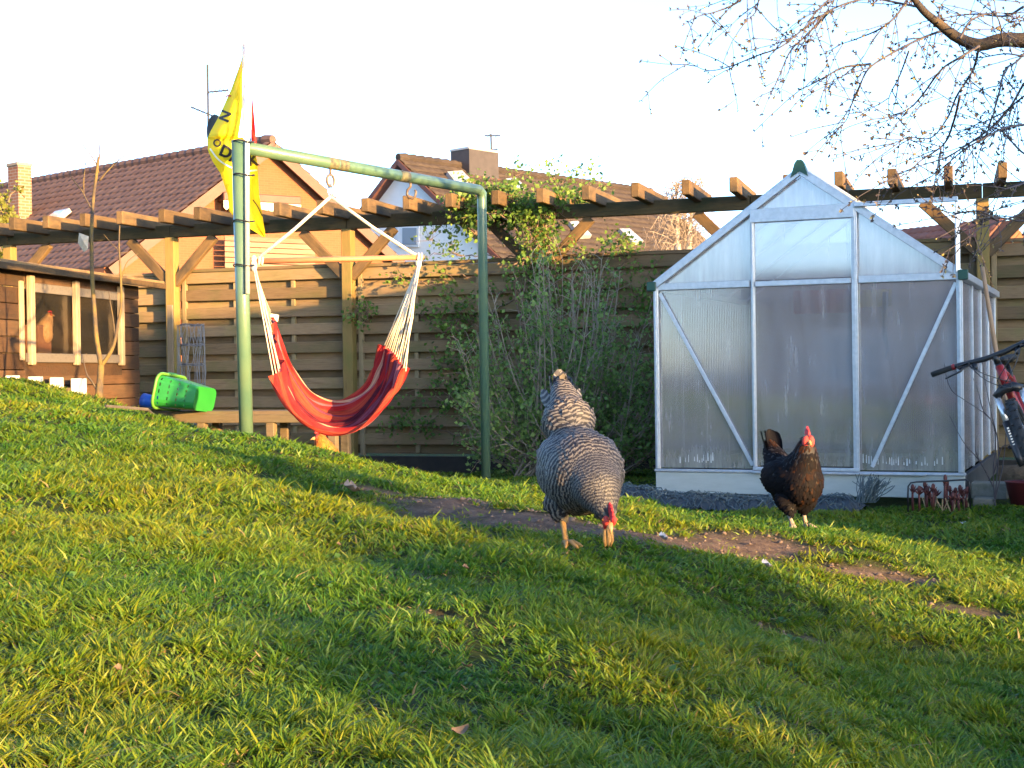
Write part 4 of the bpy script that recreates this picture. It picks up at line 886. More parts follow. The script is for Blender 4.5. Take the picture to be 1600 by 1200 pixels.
def clothmat(name,c1,c2,tl=.4):
    t=NT(name); co=t.coords('Object'); c=t.ramp(t.noise(co,5,4),[(.35,c1),(.65,c2)]); bs=t.bsdf(c,.7,0,t.bump(t.noise(co,7,4),.35,.03),.2); tr=t.n('ShaderNodeBsdfTranslucent'); t.l(c,tr.inputs[0])
    mx=t.n('ShaderNodeMixShader'); mx.inputs[0].default_value=tl; t.l(bs,mx.inputs[1]); t.l(tr.outputs[0],mx.inputs[2]); return t.done(mx.outputs[0])
mYEL=clothmat('yellow_flag_cloth',(.78,.60,.015),(.82,.66,.03)); mHEM=clothmat('white_flag_hem',(.80,.74,.70),(.76,.68,.64)); mREDF=clothmat('red_flag_cloth',(.70,.05,.035),(.62,.04,.03))
fgrid(84,216,lambda y:0,lambda y:.86,34,12).build('cloth',mYEL,fl,True); fgrid(214.5,370,lambda y:0,lambda y:1,44,18).build('cloth',mYEL,fl,True)
b=MB(); hv=[]
for i in range(30):
    y=66+(215-66)*i/29; w0,w1=(378.5+.5*max(0,(100-y)/40),389.5-1.5*max(0,(110-y)/45)); 
    for j in range(5): px=w0+(w1-w0)*j/4; hv.append(at(px,y,7.60+.02*math.sin(j*2+i*.4)))
b.add(hv,[(i*5+j,i*5+j+1,(i+1)*5+j+1,(i+1)*5+j) for i in range(29) for j in range(4)]); b.build('hem_sleeve',mHEM,fl,True)
mINK=M('black_flag_print',(.02,.018,.015),None,1,.8); mWPR=M('white_flag_print',(.80,.76,.60),None,1,.8); mRPR=M('red_flag_print',(.6,.06,.02),None,1,.8)
def letter(ch,px,py,ang,size):
    cu=bpy.data.curves.new('tmp','FONT'); cu.body=ch; cu.size=1; cu.offset=.035; cu.align_x='CENTER'; cu.align_y='CENTER'; ob=bpy.data.objects.new('tmp',cu)
    me=bpy.data.meshes.new_from_object(ob); bm=bmesh.new(); bm.from_mesh(me); bmesh.ops.subdivide_edges(bm,edges=bm.edges[:],cuts=1)
    b=MB(); vs=[]
    for v in bm.verts:
        x=v.co.x*size; y=-v.co.y*size; X=px+x*math.cos(ang)-y*math.sin(ang); Y=py+x*math.sin(ang)+y*math.cos(ang); vs.append(at(X,Y,fdep(X,Y)-.010))
    bm.verts.index_update(); b.add(vs,[tuple(v.index for v in f.verts) for f in bm.faces]); bm.free(); bpy.data.objects.remove(ob); bpy.data.curves.remove(cu); bpy.data.meshes.remove(me)
    return b.build('letter',mINK,fl)
for ch,x,y,a,s in(('D',352.5,238,R_(24),25),('A',367.5,246,R_(14),25),('N',382,250,R_(2),25),('K',395.5,251,R_(-4),25),('N',351,181,R_(112),22),('O',339,224,R_(35),16)): letter(ch,x,y,a,s)
def stripe(name,pts,w,mat,n=24):
    c=crv([V(x,y,0) for x,y in pts],n); b=MB(); vs=[]
    for i,p in enumerate(c):
        t_=(c[min(i+1,n-1)]-c[max(i-1,0)]).normalized(); nn=V(-t_.y,t_.x,0)
        for s in(-.5,.5): q=p+nn*w*s; vs.append(at(q.x,q.y,fdep(q.x,q.y)-.009))
    b.add(vs,[(2*i,2*i+1,2*i+3,2*i+2) for i in range(n-1)]); return b.build(name,mat,fl)
stripe('printed_arc',[(328,232),(341,249),(358,260),(378,267),(402,266)],2.4,mWPR); stripe('printed_ray',[(361,150),(356,149.5),(353,151)],2.2,mRPR,8)
stripe('printed_arc',[(395,312),(402,322),(410,338)],1.6,mINK,10)
rf=thing('red_flag','narrow sliver of red flag hanging behind the yellow flag pole','flag',at(394,222,7.95))
b=MB(); b.tube([at(394,235,7.95),at(392.5,130,8.0)],[.008,.005],6); b.build('pole',mPOLE,rf)
b=MB(); vs=[]
for i in range(16):
    y=143+(224-143)*i/15; 
    for j in range(4): px=393+(400.5-393)*(i/15)**.8*j/3; vs.append(at(px,y,7.93+.02*math.sin(j*2+i*.5)))
b.add(vs,[(i*4+j,i*4+j+1,(i+1)*4+j+1,(i+1)*4+j) for i in range(15) for j in range(3)]); b.build('cloth',mREDF,rf,True)

# ================================================================ BENCH, BASKET, WIRE, BOARDS
bn=thing('low_bench','low weathered plank bench standing below the fence','bench',at(430,700,10.2))
a,b_=at(262,645,10.35),at(545,662,9.95); b_.z=a.z; 
for k in range(3):
    o_=V(-.02,-1,0).normalized()*(.10*k); m=MB(); L_=(b_-a).length; xd=(b_-a).normalized(); yd=V(0,0,1).cross(xd)
    link('plank',centred(L_/2,.046,.014,mBENCH,'plank'),bn,mw((a+b_)/2-yd*(.10*(k-1)),(xd,yd,V(0,0,1))))
link('apron',centred(L_/2-.02,.011,.030,mBENCH,'apron'),bn,mw((a+b_)/2-yd*.14+V(0,0,-.040),(xd,yd,V(0,0,1))))
for f in(.05,.24,.62,.95):
    for s in(-1,1): link('leg',centred(.03,.03,.22,mBENCH,'leg'),bn,mw(lerp(a,b_,f)+yd*.11*s+V(0,0,-.23),(xd,yd,V(0,0,1))))
# basket lying on its side
bk=thing('laundry_basket','bright green slotted laundry basket lying on its side','basket',at(285,641,10.1))
mGRB=M('bright_green_plastic',(.014,.15,.024),(.020,.19,.030),3,.35,0,.5); mBLU=M('blue_plastic',(.02,.10,.42),None,1,.4)
t=NT('green_basket_inside'); mGRI=mGRB
ctr=at(290,618,10.1); k_=10.1/FPX
bx=V(.93,-.33,-.18).normalized(); bz=V(.16,.05,1); by=bz.cross(bx).normalized(); bz=bx.cross(by)   # bx = from mouth to base
def ring(t,off=0):   # t 0 mouth .. 1 base ; rounded rectangle outline
    hw,hh=.185-.045*t,.112-.026*t; r=.05; o=[]
    for (sx,sy,a0) in((1,1,0),(-1,1,90),(-1,-1,180),(1,-1,270)):
        for q in range(5):
            a=R_(a0+q*22.5); o.append((sx*(hw-r)+ (r+off)*math.cos(a), sy*(hh-r)+(r+off)*math.sin(a)))
    return o
def bp(t,y,z): return ctr+bx*((t-.45)*.29)+by*y+bz*z
NR=20
def rpts(t,off=0,sub=5):
    r=ring(t,off); o=[]
    for i in range(NR):
        y0,z0=r[i]; y1,z1=r[(i+1)%NR]; L_=math.hypot(y1-y0,z1-z0); n=max(1,int(round(L_/.021)))
        for q in range(n): o.append((y0+(y1-y0)*q/n,z0+(z1-z0)*q/n))
    return o
ref=rpts(.3); NN=len(ref)
def rr(t):   # same point count at every t
    a=ring(t); b_=ring(.3); o=[]; 
    for i in range(NR):
        y0,z0=a[i]; y1,z1=a[(i+1)%NR]; yb0,zb0=b_[i]; yb1,zb1=b_[(i+1)%NR]; n=max(1,int(round(math.hypot(yb1-yb0,zb1-zb0)/.021)))
        for q in range(n): o.append((y0+(y1-y0)*q/n,z0+(z1-z0)*q/n))
    return o
lev=[0,.06,.10,.30,.335,.53,.565,.75,.785,.985,1.0]; m=MB(); vs=[]
for t_ in lev: vs+=[bp(t_,*p) for p in rr(t_)]
fs_=[]
for i in range(len(lev)-1):
    for k in range(NN):
        slot = i in(2,4,6) and False or (i in(1,3,5,7) and k%2==0)
        if not slot: fs_.append((i*NN+k,i*NN+(k+1)%NN,(i+1)*NN+(k+1)%NN,(i+1)*NN+k))
fs_.append(tuple((len(lev)-1)*NN+k for k in range(NN))); m.add(vs,fs_)
bo=m.build('body',mGRB,bk); md=bo.modifiers.new('thick','SOLIDIFY'); md.thickness=.005
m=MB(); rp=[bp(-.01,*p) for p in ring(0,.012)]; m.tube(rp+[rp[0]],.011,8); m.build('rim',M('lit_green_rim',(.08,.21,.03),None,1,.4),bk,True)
m=MB(); m.tube([bp(.02,-.07,.115),bp(-.03,-.05,.132),bp(-.03,.05,.132),bp(.02,.07,.115)],.009,8); m.build('handle',mGRB,bk,True)
bl=MB(); c=at(243,628,10.15); bl.tube([c+V(-.09,.02,.01),c+V(-.03,0,0),c+V(.04,-.02,0)],[.055,.05,.04],14); o=bl.build('blue_pot',mBLU,None,True); tag(o,'small blue plastic pot tucked beside the green laundry basket','pot')
# roll of wire fencing
wr=thing('wire_roll','standing roll of grey wire fencing against the fence boards','wire roll',at(300,640,12.9))
mWIRE=M('galvanised_wire',(.22,.23,.245),(.16,.17,.18),30,.45,.6); c=at(300,600,12.9); zt,zb_=at(300,508,12.9).z,-.6
m=MB()
for k in range(30):
    a=2*PI*k/30+random.uniform(-.08,.08); r=.112+.02*random.random(); pts=[c+V(r*math.cos(a+.10*i*random.uniform(-1,1)),r*math.sin(a),0)-V(0,0,c.z)+V(0,0,zb_+(zt-zb_)*i/5) for i in range(6)]; m.tube(pts,.0028,3)
o=m.build('upright_wires',mWIRE,wr); o['kind']='stuff'; m=MB()
for z in np.linspace(zb_,zt,7):
    for w_ in range(4): m.tube([V(c.x,c.y,z+.01*math.sin(3*a+w_)+random.uniform(-.006,.006))+V((.118-.012*w_)*math.cos(a),(.118-.012*w_)*math.sin(a),0) for a in np.linspace(0,2*PI,15)],.0028,3)
o=m.build('hoop_wires',mWIRE,wr); o['kind']='stuff'
m=MB(); m.bar(at(266,645,13.0),at(267,477,13.1),.02,.055,V(0,1,0),0,.004)
me=centred(.03,.011,(at(267,477,13).z-at(266,650,13).z)/2,mPALE,'pale_board'); p=at(267,563,13.0); o=link('pale_board',me,None,mw(p,AX)); tag(o,'pale narrow board leaning upright against the pergola post beside the wire roll','board')
# stick on the slope
a=[gnd(165,651),gnd(230,656),gnd(322,668)]; m=MB(); m.tube([p+V(0,0,.055) for p in a],[.008,.009,.008],6); tag(m.build('stick',M('grey_stick',(.07,.06,.052),(.05,.044,.038),20,.8)),'thin grey stick lying in the grass left of the steel frame','stick')
# ================================================================ HENS
def bars_mat(name,dark,light,freq,soft=.3,chev=-.8):
    t=NT(name); tc=t.n('ShaderNodeTexCoord'); sp=t.n('ShaderNodeSeparateXYZ'); t.l(tc.outputs['UV'],sp.inputs[0])
    ux=t.math('ABSOLUTE',t.math('SUBTRACT',sp.outputs[0],.5)); ph=t.math('ADD',t.math('MULTIPLY',sp.outputs[1],freq),t.math('MULTIPLY',ux,chev))
    s=t.math('SINE',t.math('MULTIPLY',ph,2*PI)); f=t.ramp(t.math('ADD',t.math('MULTIPLY',s,.5),.5),[(.60-soft/2,0.0),(.60+soft/2,1.0)])
    c=t.mix(f,dark,light); v=t.attr(); k=t.math('ADD',t.math('MULTIPLY',v,.7),.65); g=t.n('ShaderNodeCombineColor'); [t.l(k,g.inputs[i]) for i in range(3)]
    c=t.mix(1.0,c,g.outputs[0],'MULTIPLY'); return t.done(t.bsdf(c,.6,0,None,.35))
def plain_feather(name,stops,rough=.45,spec=.5):
    t=NT(name); return t.done(t.bsdf(t.ramp(t.attr(),stops),rough,0,None,spec))
mCOMB=M('red_comb_skin',(.60,.020,.025),(.45,.012,.02),60,.5,0,.5,bump=.6,bscale=180); mFACE=M('red_face_skin',(.50,.05,.035),(.38,.03,.03),80,.55,bump=.6,bscale=260)
mBEAK=M('horn_beak',(.45,.27,.10),(.36,.20,.08),60,.4); mLEG=M('yellow_scaly_leg',(.42,.24,.075),(.32,.18,.06),90,.5,bump=.7,bscale=320); mLEGG=M('grey_horn_leg',(.30,.24,.18),(.22,.18,.14),90,.5,bump=.7,bscale=320)
mEYE=M('dark_eye',(.25,.08,.01),None,1,.1)
def sph_path(pts,rads,step=.012):
    o=[]
    for (a,ra),(b,rb) in zip(zip(pts[:-1],rads[:-1]),zip(pts[1:],rads[1:])):
        a,b=Vector(a),Vector(b); n=max(2,int((b-a).length/step))
        for i in range(n+1): o.append((lerp(a,b,i/n),(ra+(rb-ra)*i/n,)*3,None))
    return o
def skin(blobs,vox,smooth=6):
    b=MB()
    for c,r,ax in blobs: b.ball(c,r,20,12,0,ax)
    me=b.mesh('tmp',[]); ob=bpy.data.objects.new('tmp',me); COL.objects.link(ob)
    r=ob.modifiers.new('r','REMESH'); r.mode='VOXEL'; r.voxel_size=vox
    s=ob.modifiers.new('s','SMOOTH'); s.iterations=smooth; s.factor=.5
    dg=bpy.context.evaluated_depsgraph_get(); me2=bpy.data.meshes.new_from_object(ob.evaluated_get(dg)); bpy.data.objects.remove(ob); return me2
def feather_coat(me,n,flow,length,tintf,lift=.18,width=.55,seed=1,mask=None,phase=None,tj=.16):
    r=np.random.default_rng(seed); me.calc_loop_triangles()
    tri=np.array([t.vertices[:] for t in me.loop_triangles]); vv=np.array([v.co[:] for v in me.vertices]); P=vv[tri]; cr=np.cross(P[:,1]-P[:,0],P[:,2]-P[:,0]); ar=np.linalg.norm(cr,axis=1)
    idx=r.choice(len(tri),n,p=ar/ar.sum()); u,w=r.random(n),r.random(n); sw=u+w>1; u=np.where(sw,1-u,u); w=np.where(sw,1-w,w)
    p=P[idx,0]+(P[idx,1]-P[idx,0])*u[:,None]+(P[idx,2]-P[idx,0])*w[:,None]; N=cr[idx]/np.maximum(ar[idx],1e-12)[:,None]
    if mask is not None: k=np.array([mask(*q) for q in p]); p,N=p[k],N[k]
    n=len(p); F=np.array([flow(*q) for q in p]); F-=N*(F*N).sum(1,keepdims=True); F/=np.maximum(np.linalg.norm(F,axis=1,keepdims=True),1e-6)
    F+=r.normal(0,.06,(n,3)); S=np.cross(N,F); S/=np.linalg.norm(S,axis=1,keepdims=True)
    Ls=np.array([length(*q) for q in p])*(.8+.4*r.random(n)); hw=Ls*width*.5
    vs=[];uv=[]
    for (t,wd) in((-.15,.55),(.3,1.0),(.72,.95),(1.0,.0)):
        c=p+F*(Ls*t)[:,None]+N*(Ls*(.03+lift*t-.10*t*t))[:,None]
        if wd>0:
            for s in(-1,1): vs.append(c+S*(hw*wd*s)[:,None]-N*(hw*.22*wd)[:,None]); uv.append((.5+.5*s*wd,t))
            vs.append(c+N*(hw*.10)[:,None]); uv.append((.5,t))
        else: vs.append(c); uv.append((.5,1.0))
    vs=np.stack(vs,1); c=vs.shape[1]; tr=[]
    for q in(0,1):
        a=q*3; tr+=[(a,a+2,a+5),(a,a+5,a+3),(a+2,a+1,a+4),(a+2,a+4,a+5)]
    tr+=[(6,8,9),(8,7,9)]
    T=(np.arange(n)[:,None,None]*c+np.array(tr)[None]).reshape(-1,3)
    tint=np.clip(np.array([tintf(*q) for q in p])+r.normal(0,tj,n),0,1)
    UV=np.tile(np.array(uv),(n,1))
    if phase:
        C_,per,jit=phase; q=vs.reshape(-1,3); dd=np.linalg.norm((q-np.array(C_))*np.array((1,1,1.0)),axis=1)/per+.35*np.sin(q[:,1]*60+q[:,2]*40)+np.repeat(r.normal(0,jit,n),c); UV[:,1]=dd
    return vs.reshape(-1,3),T,np.repeat(tint,c),UV
def leg_mb(hip,knee,hock,foot,lift=False,fwd=V(1,0,0),toe=.055):
    """shank from hock down to the foot with three front toes and one behind"""
    b=MB()
    b.tube([lerp(knee,hock,.5),hock,lerp(hock,foot,.5),foot],[.016,.0105,.0082,.0095],9); b.ball(foot,.0115,8,6)
    side=V(0,0,1).cross(fwd).normalized()
    for a,l in((-.55,.9),(0,1.12),(.55,.9),(PI-.15,.55)):
        d=fwd*math.cos(a)+side*math.sin(a)
        if lift: pts=[foot,foot+d*toe*l*.35-V(0,0,.016),foot+d*toe*l*.42-V(0,0,.042),foot+d*toe*l*.30-V(0,0,.060)]
        else: pts=[foot,foot+d*toe*l*.45+V(0,0,.004),foot+d*toe*l*.85-V(0,0,.005),foot+d*toe*l*1.05-V(0,0,.009)]
        b.tube(pts,[.0085,.0068,.0055,.0022],7)
    return b
def comb_mb(base,fwd,up,L,H,n=5,th=.0055):
    b=MB(); side=fwd.cross(up).normalized(); out=[]; N=25
    for i in range(N):
        t=i/(N-1); h=H*(.30+.55*math.sin(PI*min(1,t*1.05))**.7)*(.55+.45*abs(math.sin(PI*n*t))) if 0<i<N-1 else 0
        out.append((base+fwd*(L*(.5-t)),base+fwd*(L*(.5-t))+up*(h+.004)-fwd*.006*t))
    vs=[];fs=[]
    for lo,hi in out:
        vs+=[lo-side*th,lo+side*th,lerp(lo,hi,.6)-side*th*.8,lerp(lo,hi,.6)+side*th*.8,hi]
    for i in range(N-1):
        a,c=i*5,(i+1)*5; fs+=[(a,c,c+2,a+2),(a+2,c+2,c+4,a+4),(a+1,a+3,c+3,c+1),(a+3,a+4,c+4,c+3)]
    b.add(vs,fs); return b
def head_parts(root,mwm,H,f,comb=(.055,.045),wat=.030,beak=.026,wattles=True,fsc=1.0):
    """H head centre, f facing unit vector (local)"""
    up=V(0,0,1)-f*f.z; up.normalize(); sd=f.cross(up).normalized()
    comb_mb(H+up*.022+f*.004,f,up,*comb).build('comb',mCOMB,root,True).matrix_basis=mwm
    b=MB(); b.tube([H+f*.016-up*.004,H+f*(.028+beak*.4)-up*.006,H+f*(.030+beak)-up*.014],[.0115,.0075,.0012],9); b.tube([H+f*.016-up*.011,H+f*(.026+beak*.5)-up*.014],[.008,.0015],7); b.build('beak',mBEAK,root,True).matrix_basis=mwm
    b=MB(); 
    for s in(-1,1): b.ball(H+f*(.012+.008*(fsc-1))+sd*.0110*s-up*.004*fsc,(.016,.011*fsc,.019*fsc),10,8,0,(f,sd,up))
    b.build('face',mFACE,root,True).matrix_basis=mwm
    for s in(-1,1):
        e=MB(); e.ball(H+f*.012+sd*(.0205+.004*(fsc-1))*s+up*.003+f*.010*(fsc-1),.0048,8,6); e.build('eye',mEYE,root,True).matrix_basis=mwm
        if wattles: w_=MB(); w_.ball(H+f*.016+sd*.008*s-up*(.014+wat*.5),(.0085*fsc,.0055,wat*.62),8,8,0,(f,sd,up)); w_.build('wattle',mCOMB,root,True).matrix_basis=mwm
def heading(loc,yaw,sc=1.0):
    return Matrix.Translation(loc)@Matrix.Rotation(yaw,4,'Z')@Matrix.Scale(sc,4)
def hen(name,label,loc,yaw,blobs,coats,mskin,feet,headpos,headdir,mleg,tail=None,sc=1.0,comb=(.055,.045),wat=.03,vox=.007,fsc=1.0):
    root=thing(name,label,'hen',loc); PWm=heading(loc,yaw,sc)
    me=skin(blobs,vox); me.materials.append(mskin); me.polygons.foreach_set('use_smooth',[True]*len(me.polygons))
    link('body',me,root,PWm)
    for k,(n,flow,ln,tf,mat,kw) in enumerate(coats):
        v,T,c,uv=feather_coat(me,n,flow,ln,tf,seed=k+3,**kw); o=link('plumage',np_mesh('plumage',v,T,mat,c,uv,True),root,PWm); o['kind']='stuff'
    if tail:
        for (a,d,nrm,L_,w_,mat,tn) in tail:
            b=MB(); d=d.normalized(); s=d.cross(nrm).normalized(); n2_=s.cross(d); vs=[];uv=[]
            for i,(t,wd) in enumerate(((0,.35),(.25,.8),(.6,1.0),(.85,.85),(1.0,.15))):
                c=a+d*(L_*t)-n2_*(.25*L_*t*t*.5)
                for q in(-1,0,1): vs.append(c+s*(w_*wd*.5*q)-n2_*(abs(q)*w_*.12)); uv.append((.5+.5*q,t))
            b.add(vs,[(i*3+j,i*3+j+1,(i+1)*3+j+1,(i+1)*3+j) for i in range(4) for j in range(2)],0,uv,tn); link('tail_feather',b.mesh('tail_feather',mat,True),root,PWm)
    for ft in feet: link('leg',leg_mb(*ft[0],**ft[1]).mesh('leg',mleg,True),root,PWm)
    head_parts(root,PWm,headpos,headdir.normalized(),comb,wat,fsc=fsc)
    return root
mBAR=bars_mat('barred_feather',(.013,.012,.017),(.128,.116,.106),1.0,.40,-.25); mBARF=bars_mat('fine_barred_feather',(.016,.015,.021),(.095,.089,.084),1.0,.4,-.2); mBARS=M('barred_skin',(.03,.028,.034),(.07,.066,.064),160,.8); mBART=bars_mat('barred_tail_feather',(.025,.025,.032),(.14,.135,.13),4.5)
mBLK=plain_feather('black_feather',[(0,(.004,.004,.006)),(.5,(.006,.005,.006)),(.65,(.020,.009,.005)),(.85,(.045,.016,.006)),(1,(.062,.022,.008))],.65,.05); mBLKS=M('black_hen_skin',(.010,.008,.008),None,1,.7)
mGLD=plain_feather('golden_feather',[(0,(.22,.06,.010)),(.5,(.40,.125,.018)),(1,(.52,.20,.035))],.5,.4); mGLDS=M('golden_hen_skin',(.30,.09,.015),None,1,.7)
mTAN=plain_feather('tan_feather',[(0,(.42,.24,.10)),(.5,(.55,.34,.17)),(1,(.62,.42,.22))],.6,.3); mTANS=M('tan_hen_skin',(.5,.3,.15),None,1,.7)
# --- barred hen: head lowered towards the camera
B1=[(V(0,0,.225),(.145,.118,.128),None),(V(.05,0,.225),(.12,.116,.118),None),(V(-.14,0,.365),(.085,.076,.078),None),(V(-.09,0,.28),(.09,.080,.085),None),(V(-.01,0,.165),(.10,.095,.070),None)]
B1+=[(V(-.02,.075*s,.235),(.13,.045,.09),None) for s in(-1,1)]
B1+=sph_path([V(-.15,0,.385),V(-.20,0,.45),V(-.225,0,.485)],[.060,.038,.016]); B1+=sph_path([V(.06,0,.24),V(.145,.012,.19),V(.19,.022,.14),V(.208,.026,.115)],[.100,.074,.040,.026])
B1+=sph_path([V(-.01,-.062,.14),V(.0,-.058,.105)],[.038,.018])+sph_path([V(.01,.062,.14),V(.045,.06,.11)],[.038,.020])
HD=V(.218,.028,.106); 
def fl1(x,y,z):
    if x>.10: return (-.75,-y*2.0,.75)
    if x>-.08: return (-.80,y*3.2,-.20 if z<.25 else .10)
    return (-.65,y*1.2,.55 if z>.30 else -.2)
ln1=lambda x,y,z: .022 if x>.10 else (.031 if x>.02 else .037)
tf1=lambda x,y,z: .5
tl=[]
for k,(y_,sp_a) in enumerate([(-.030,-.34),(-.018,-.18),(-.006,-.05),(.006,.05),(.018,.18),(.030,.34)]):
    tl.append((V(-.215,y_,.43),V(-.55,sp_a*.45,.85),V(-.5,sp_a*2.2,.2),.125-.01*abs(k-2.5),.042,mBART,.55))
for k in range(5): tl.append((V(-.19,-.05+.025*k,.41),V(-.5,(-2+k)*.12,.75),V(.6,(-2+k)*.5,.5),.085,.036,mBART,.5))
p=at(911,857,4.4); HP=V(p.x,p.y,p.z)
FD1=V(.20,-.98,0); yaw1=math.atan2(FD1.y,FD1.x)
hen('barred_hen','plump grey and white barred hen walking with its head lowered',HP+V(0,.10,0),yaw1,B1,
    [(6500,fl1,ln1,tf1,mBAR,dict(width=.62,phase=((.20,.02,.12),.0128,.15),mask=lambda x,y,z:x<.15 and z>.085)),(9000,fl1,lambda x,y,z:.015,tf1,mBARF,dict(width=.5,lift=.10,phase=((.20,.02,.12),.0085,.15),mask=lambda x,y,z:x>.13)),(700,lambda x,y,z:(-.4,y*2,-.9),lambda x,y,z:.036,lambda x,y,z:.25,mBARF,dict(width=.55,phase=((.20,.02,.12),.016,.2),mask=lambda x,y,z:z<.16 and x<.15))],
    mBARS,[((V(0,-.06,.16),V(0,-.06,.12),V(-.01,-.058,.085),V(.03,-.055,.012)),dict(toe=.060,fwd=V(.96,.28,0))),((V(.05,.055,.17),V(.06,.055,.13),V(.095,.050,.098),V(.14,.042,.070)),dict(lift=True,toe=.060))],HD,V(.60,.02,-.80),mLEG,tl,1.03,(.060,.030),.022)
# --- black hen: head up, facing the camera and a little to the right
B2=[(V(-.02,0,.215),(.125,.098,.10),None),(V(.06,0,.21),(.085,.092,.105),None),(V(-.02,0,.15),(.09,.080,.07),None),(V(-.11,0,.245),(.07,.07,.07),None)]
B2+=[(V(-.02,.07*s,.22),(.12,.04,.075),None) for s in(-1,1)]+sph_path([V(.055,0,.26),V(.085,0,.31),V(.092,0,.352),V(.097,0,.378)],[.082,.058,.040,.028])
B2+=sph_path([V(-.11,0,.26),V(-.175,0,.32),V(-.205,0,.37)],[.06,.042,.016])+sph_path([V(.0,.052,.13),V(.0,.05,.075)],[.050,.016])+sph_path([V(.02,-.052,.13),V(.05,-.05,.085)],[.046,.016])
def fl2(x,y,z):
    if z>.27 and x>0: return (-.25,y*1.5,-.95)
    if x>.08: return (-.3,y*2,-.9)
    return (-.85,y*.8,.10 if z>.22 and x<-.1 else -.3)
def tf2(x,y,z):
    t=.25
    if x>.045 and z<.34 and z>.10: t=.24+.22*min(1,max(0,(x-.04)/.06))*(1 if z<.30 else .5)
    if z>.345: t=.62
    return t
tl2=[(V(-.155,y_,.30),V(-.50,y_*6,.86),V(-.5,y_*18,.3),.135-.3*abs(y_),.045,mBLK,.1) for y_ in(-.03,-.018,-.006,.006,.018,.03)]
p=at(1242,813,6.1); zz=p.z-.035; FD2=V(.36,-.93,0)
hen('black_hen','black hen with coppery breast standing upright before the greenhouse',V(p.x,p.y,zz),math.atan2(FD2.y,FD2.x),B2,
    [(4200,fl2,lambda x,y,z:.016 if z>.30 else .028,tf2,mBLK,dict(width=.5,tj=.10,lift=.10))],mBLKS,
    [((V(0,.05,.12),V(0,.05,.095),V(-.012,.05,.072),V(.010,.05,.012)),dict(toe=.055)),((V(.03,-.05,.12),V(.05,-.05,.10),V(.035,-.05,.065),V(.055,-.05,.03)),dict(lift=True,toe=.05))],V(.103,0,.388),V(.93,-.25,-.10),mLEGG,tl2,.99,(.050,.044),.032,fsc=1.45)
# --- golden hen behind the crest
B3=[(V(-.02,0,.175),(.12,.092,.088),None),(V(.05,0,.195),(.08,.086,.095),None),(V(-.10,0,.17),(.07,.060,.055),None)]
B3+=sph_path([V(.05,0,.25),V(.075,0,.31),V(.092,0,.352),V(.098,0,.378)],[.080,.060,.042,.029])+sph_path([V(0,.05,.13),V(0,.05,.075)],[.045,.016])+sph_path([V(0,-.05,.13),V(0,-.05,.075)],[.045,.016])
q=at(500,684,8.55); zg=g1(q.x,q.y); sc3=1.0; FD3=V(-.92,-.38,0)
loc3=V(q.x,q.y,q.z-.382)-FD3.normalized()*.10
hen('golden_hen','orange golden hen peeping over the grass below the hanging chair',V(loc3.x,loc3.y,loc3.z),math.atan2(FD3.y,FD3.x),B3,
    [(2200,fl2,lambda x,y,z:.020 if z>.28 else .032,lambda x,y,z:.5,mGLD,dict(width=.5))],mGLDS,
    [((V(0,.05,.12),V(0,.05,.095),V(-.012,.05,.072),V(.010,.05,.012)),dict(toe=.055)),((V(0,-.05,.12),V(0,-.05,.095),V(-.012,-.05,.072),V(.010,-.05,.012)),dict(toe=.055))],V(.106,0,.388),V(.98,.1,-.05),mLEG,None,1.0,(.045,.022),.016)
# --- pale hen set inside to give the hen image in the coop window
q=cpnt(76,492,-.10); FD4=(CN*.96+CD*.25).normalized()
loc4=q-V(0,0,.385)-FD4*.10
loc4=q-V(0,0,.300)-FD4*.075
hen('tan_hen','pale tan hen standing behind the left pane of the hen house window',V(loc4.x,loc4.y,loc4.z),math.atan2(FD4.y,FD4.x),B3,
    [(1300,fl2,lambda x,y,z:.03,lambda x,y,z:.5,mTAN,dict(width=.5))],mTANS,[((V(0,.05,.12),V(0,.05,.095),V(-.012,.05,.072),V(.010,.05,.012)),dict(toe=.055)),((V(0,-.05,.12),V(0,-.05,.095),V(-.012,-.05,.072),V(.010,-.05,.012)),dict(toe=.055))],V(.106,0,.388),V(.98,-.1,-.05),mLEG,None,.78,(.04,.022),.016)
# ================================================================ PLANTS
mBARK=M('grey_brown_bark',(.10,.065,.040),(.17,.12,.075),25,.85,bump=.7); mBARKY=M('lichen_bark',(.055,.042,.034),(.13,.088,.025),9,.85,bump=.7,lo=.4,hi=.6)
mTWIG=M('twig_bark',(.036,.030,.036),(.062,.050,.052),30,.7); mCHER=M('cherry_bark',(.020,.015,.014),(.060,.038,.018),14,.8,bump=.6,lo=.45,hi=.7)
mBIRCH=M('birch_bark',(.60,.52,.42),(.30,.24,.18),6,.8,stretch=(1,1,.6),lo=.55,hi=.75)
def rv(): 
    v=V(random.gauss(0,1),random.gauss(0,1),random.gauss(0,1)); return v.normalized()
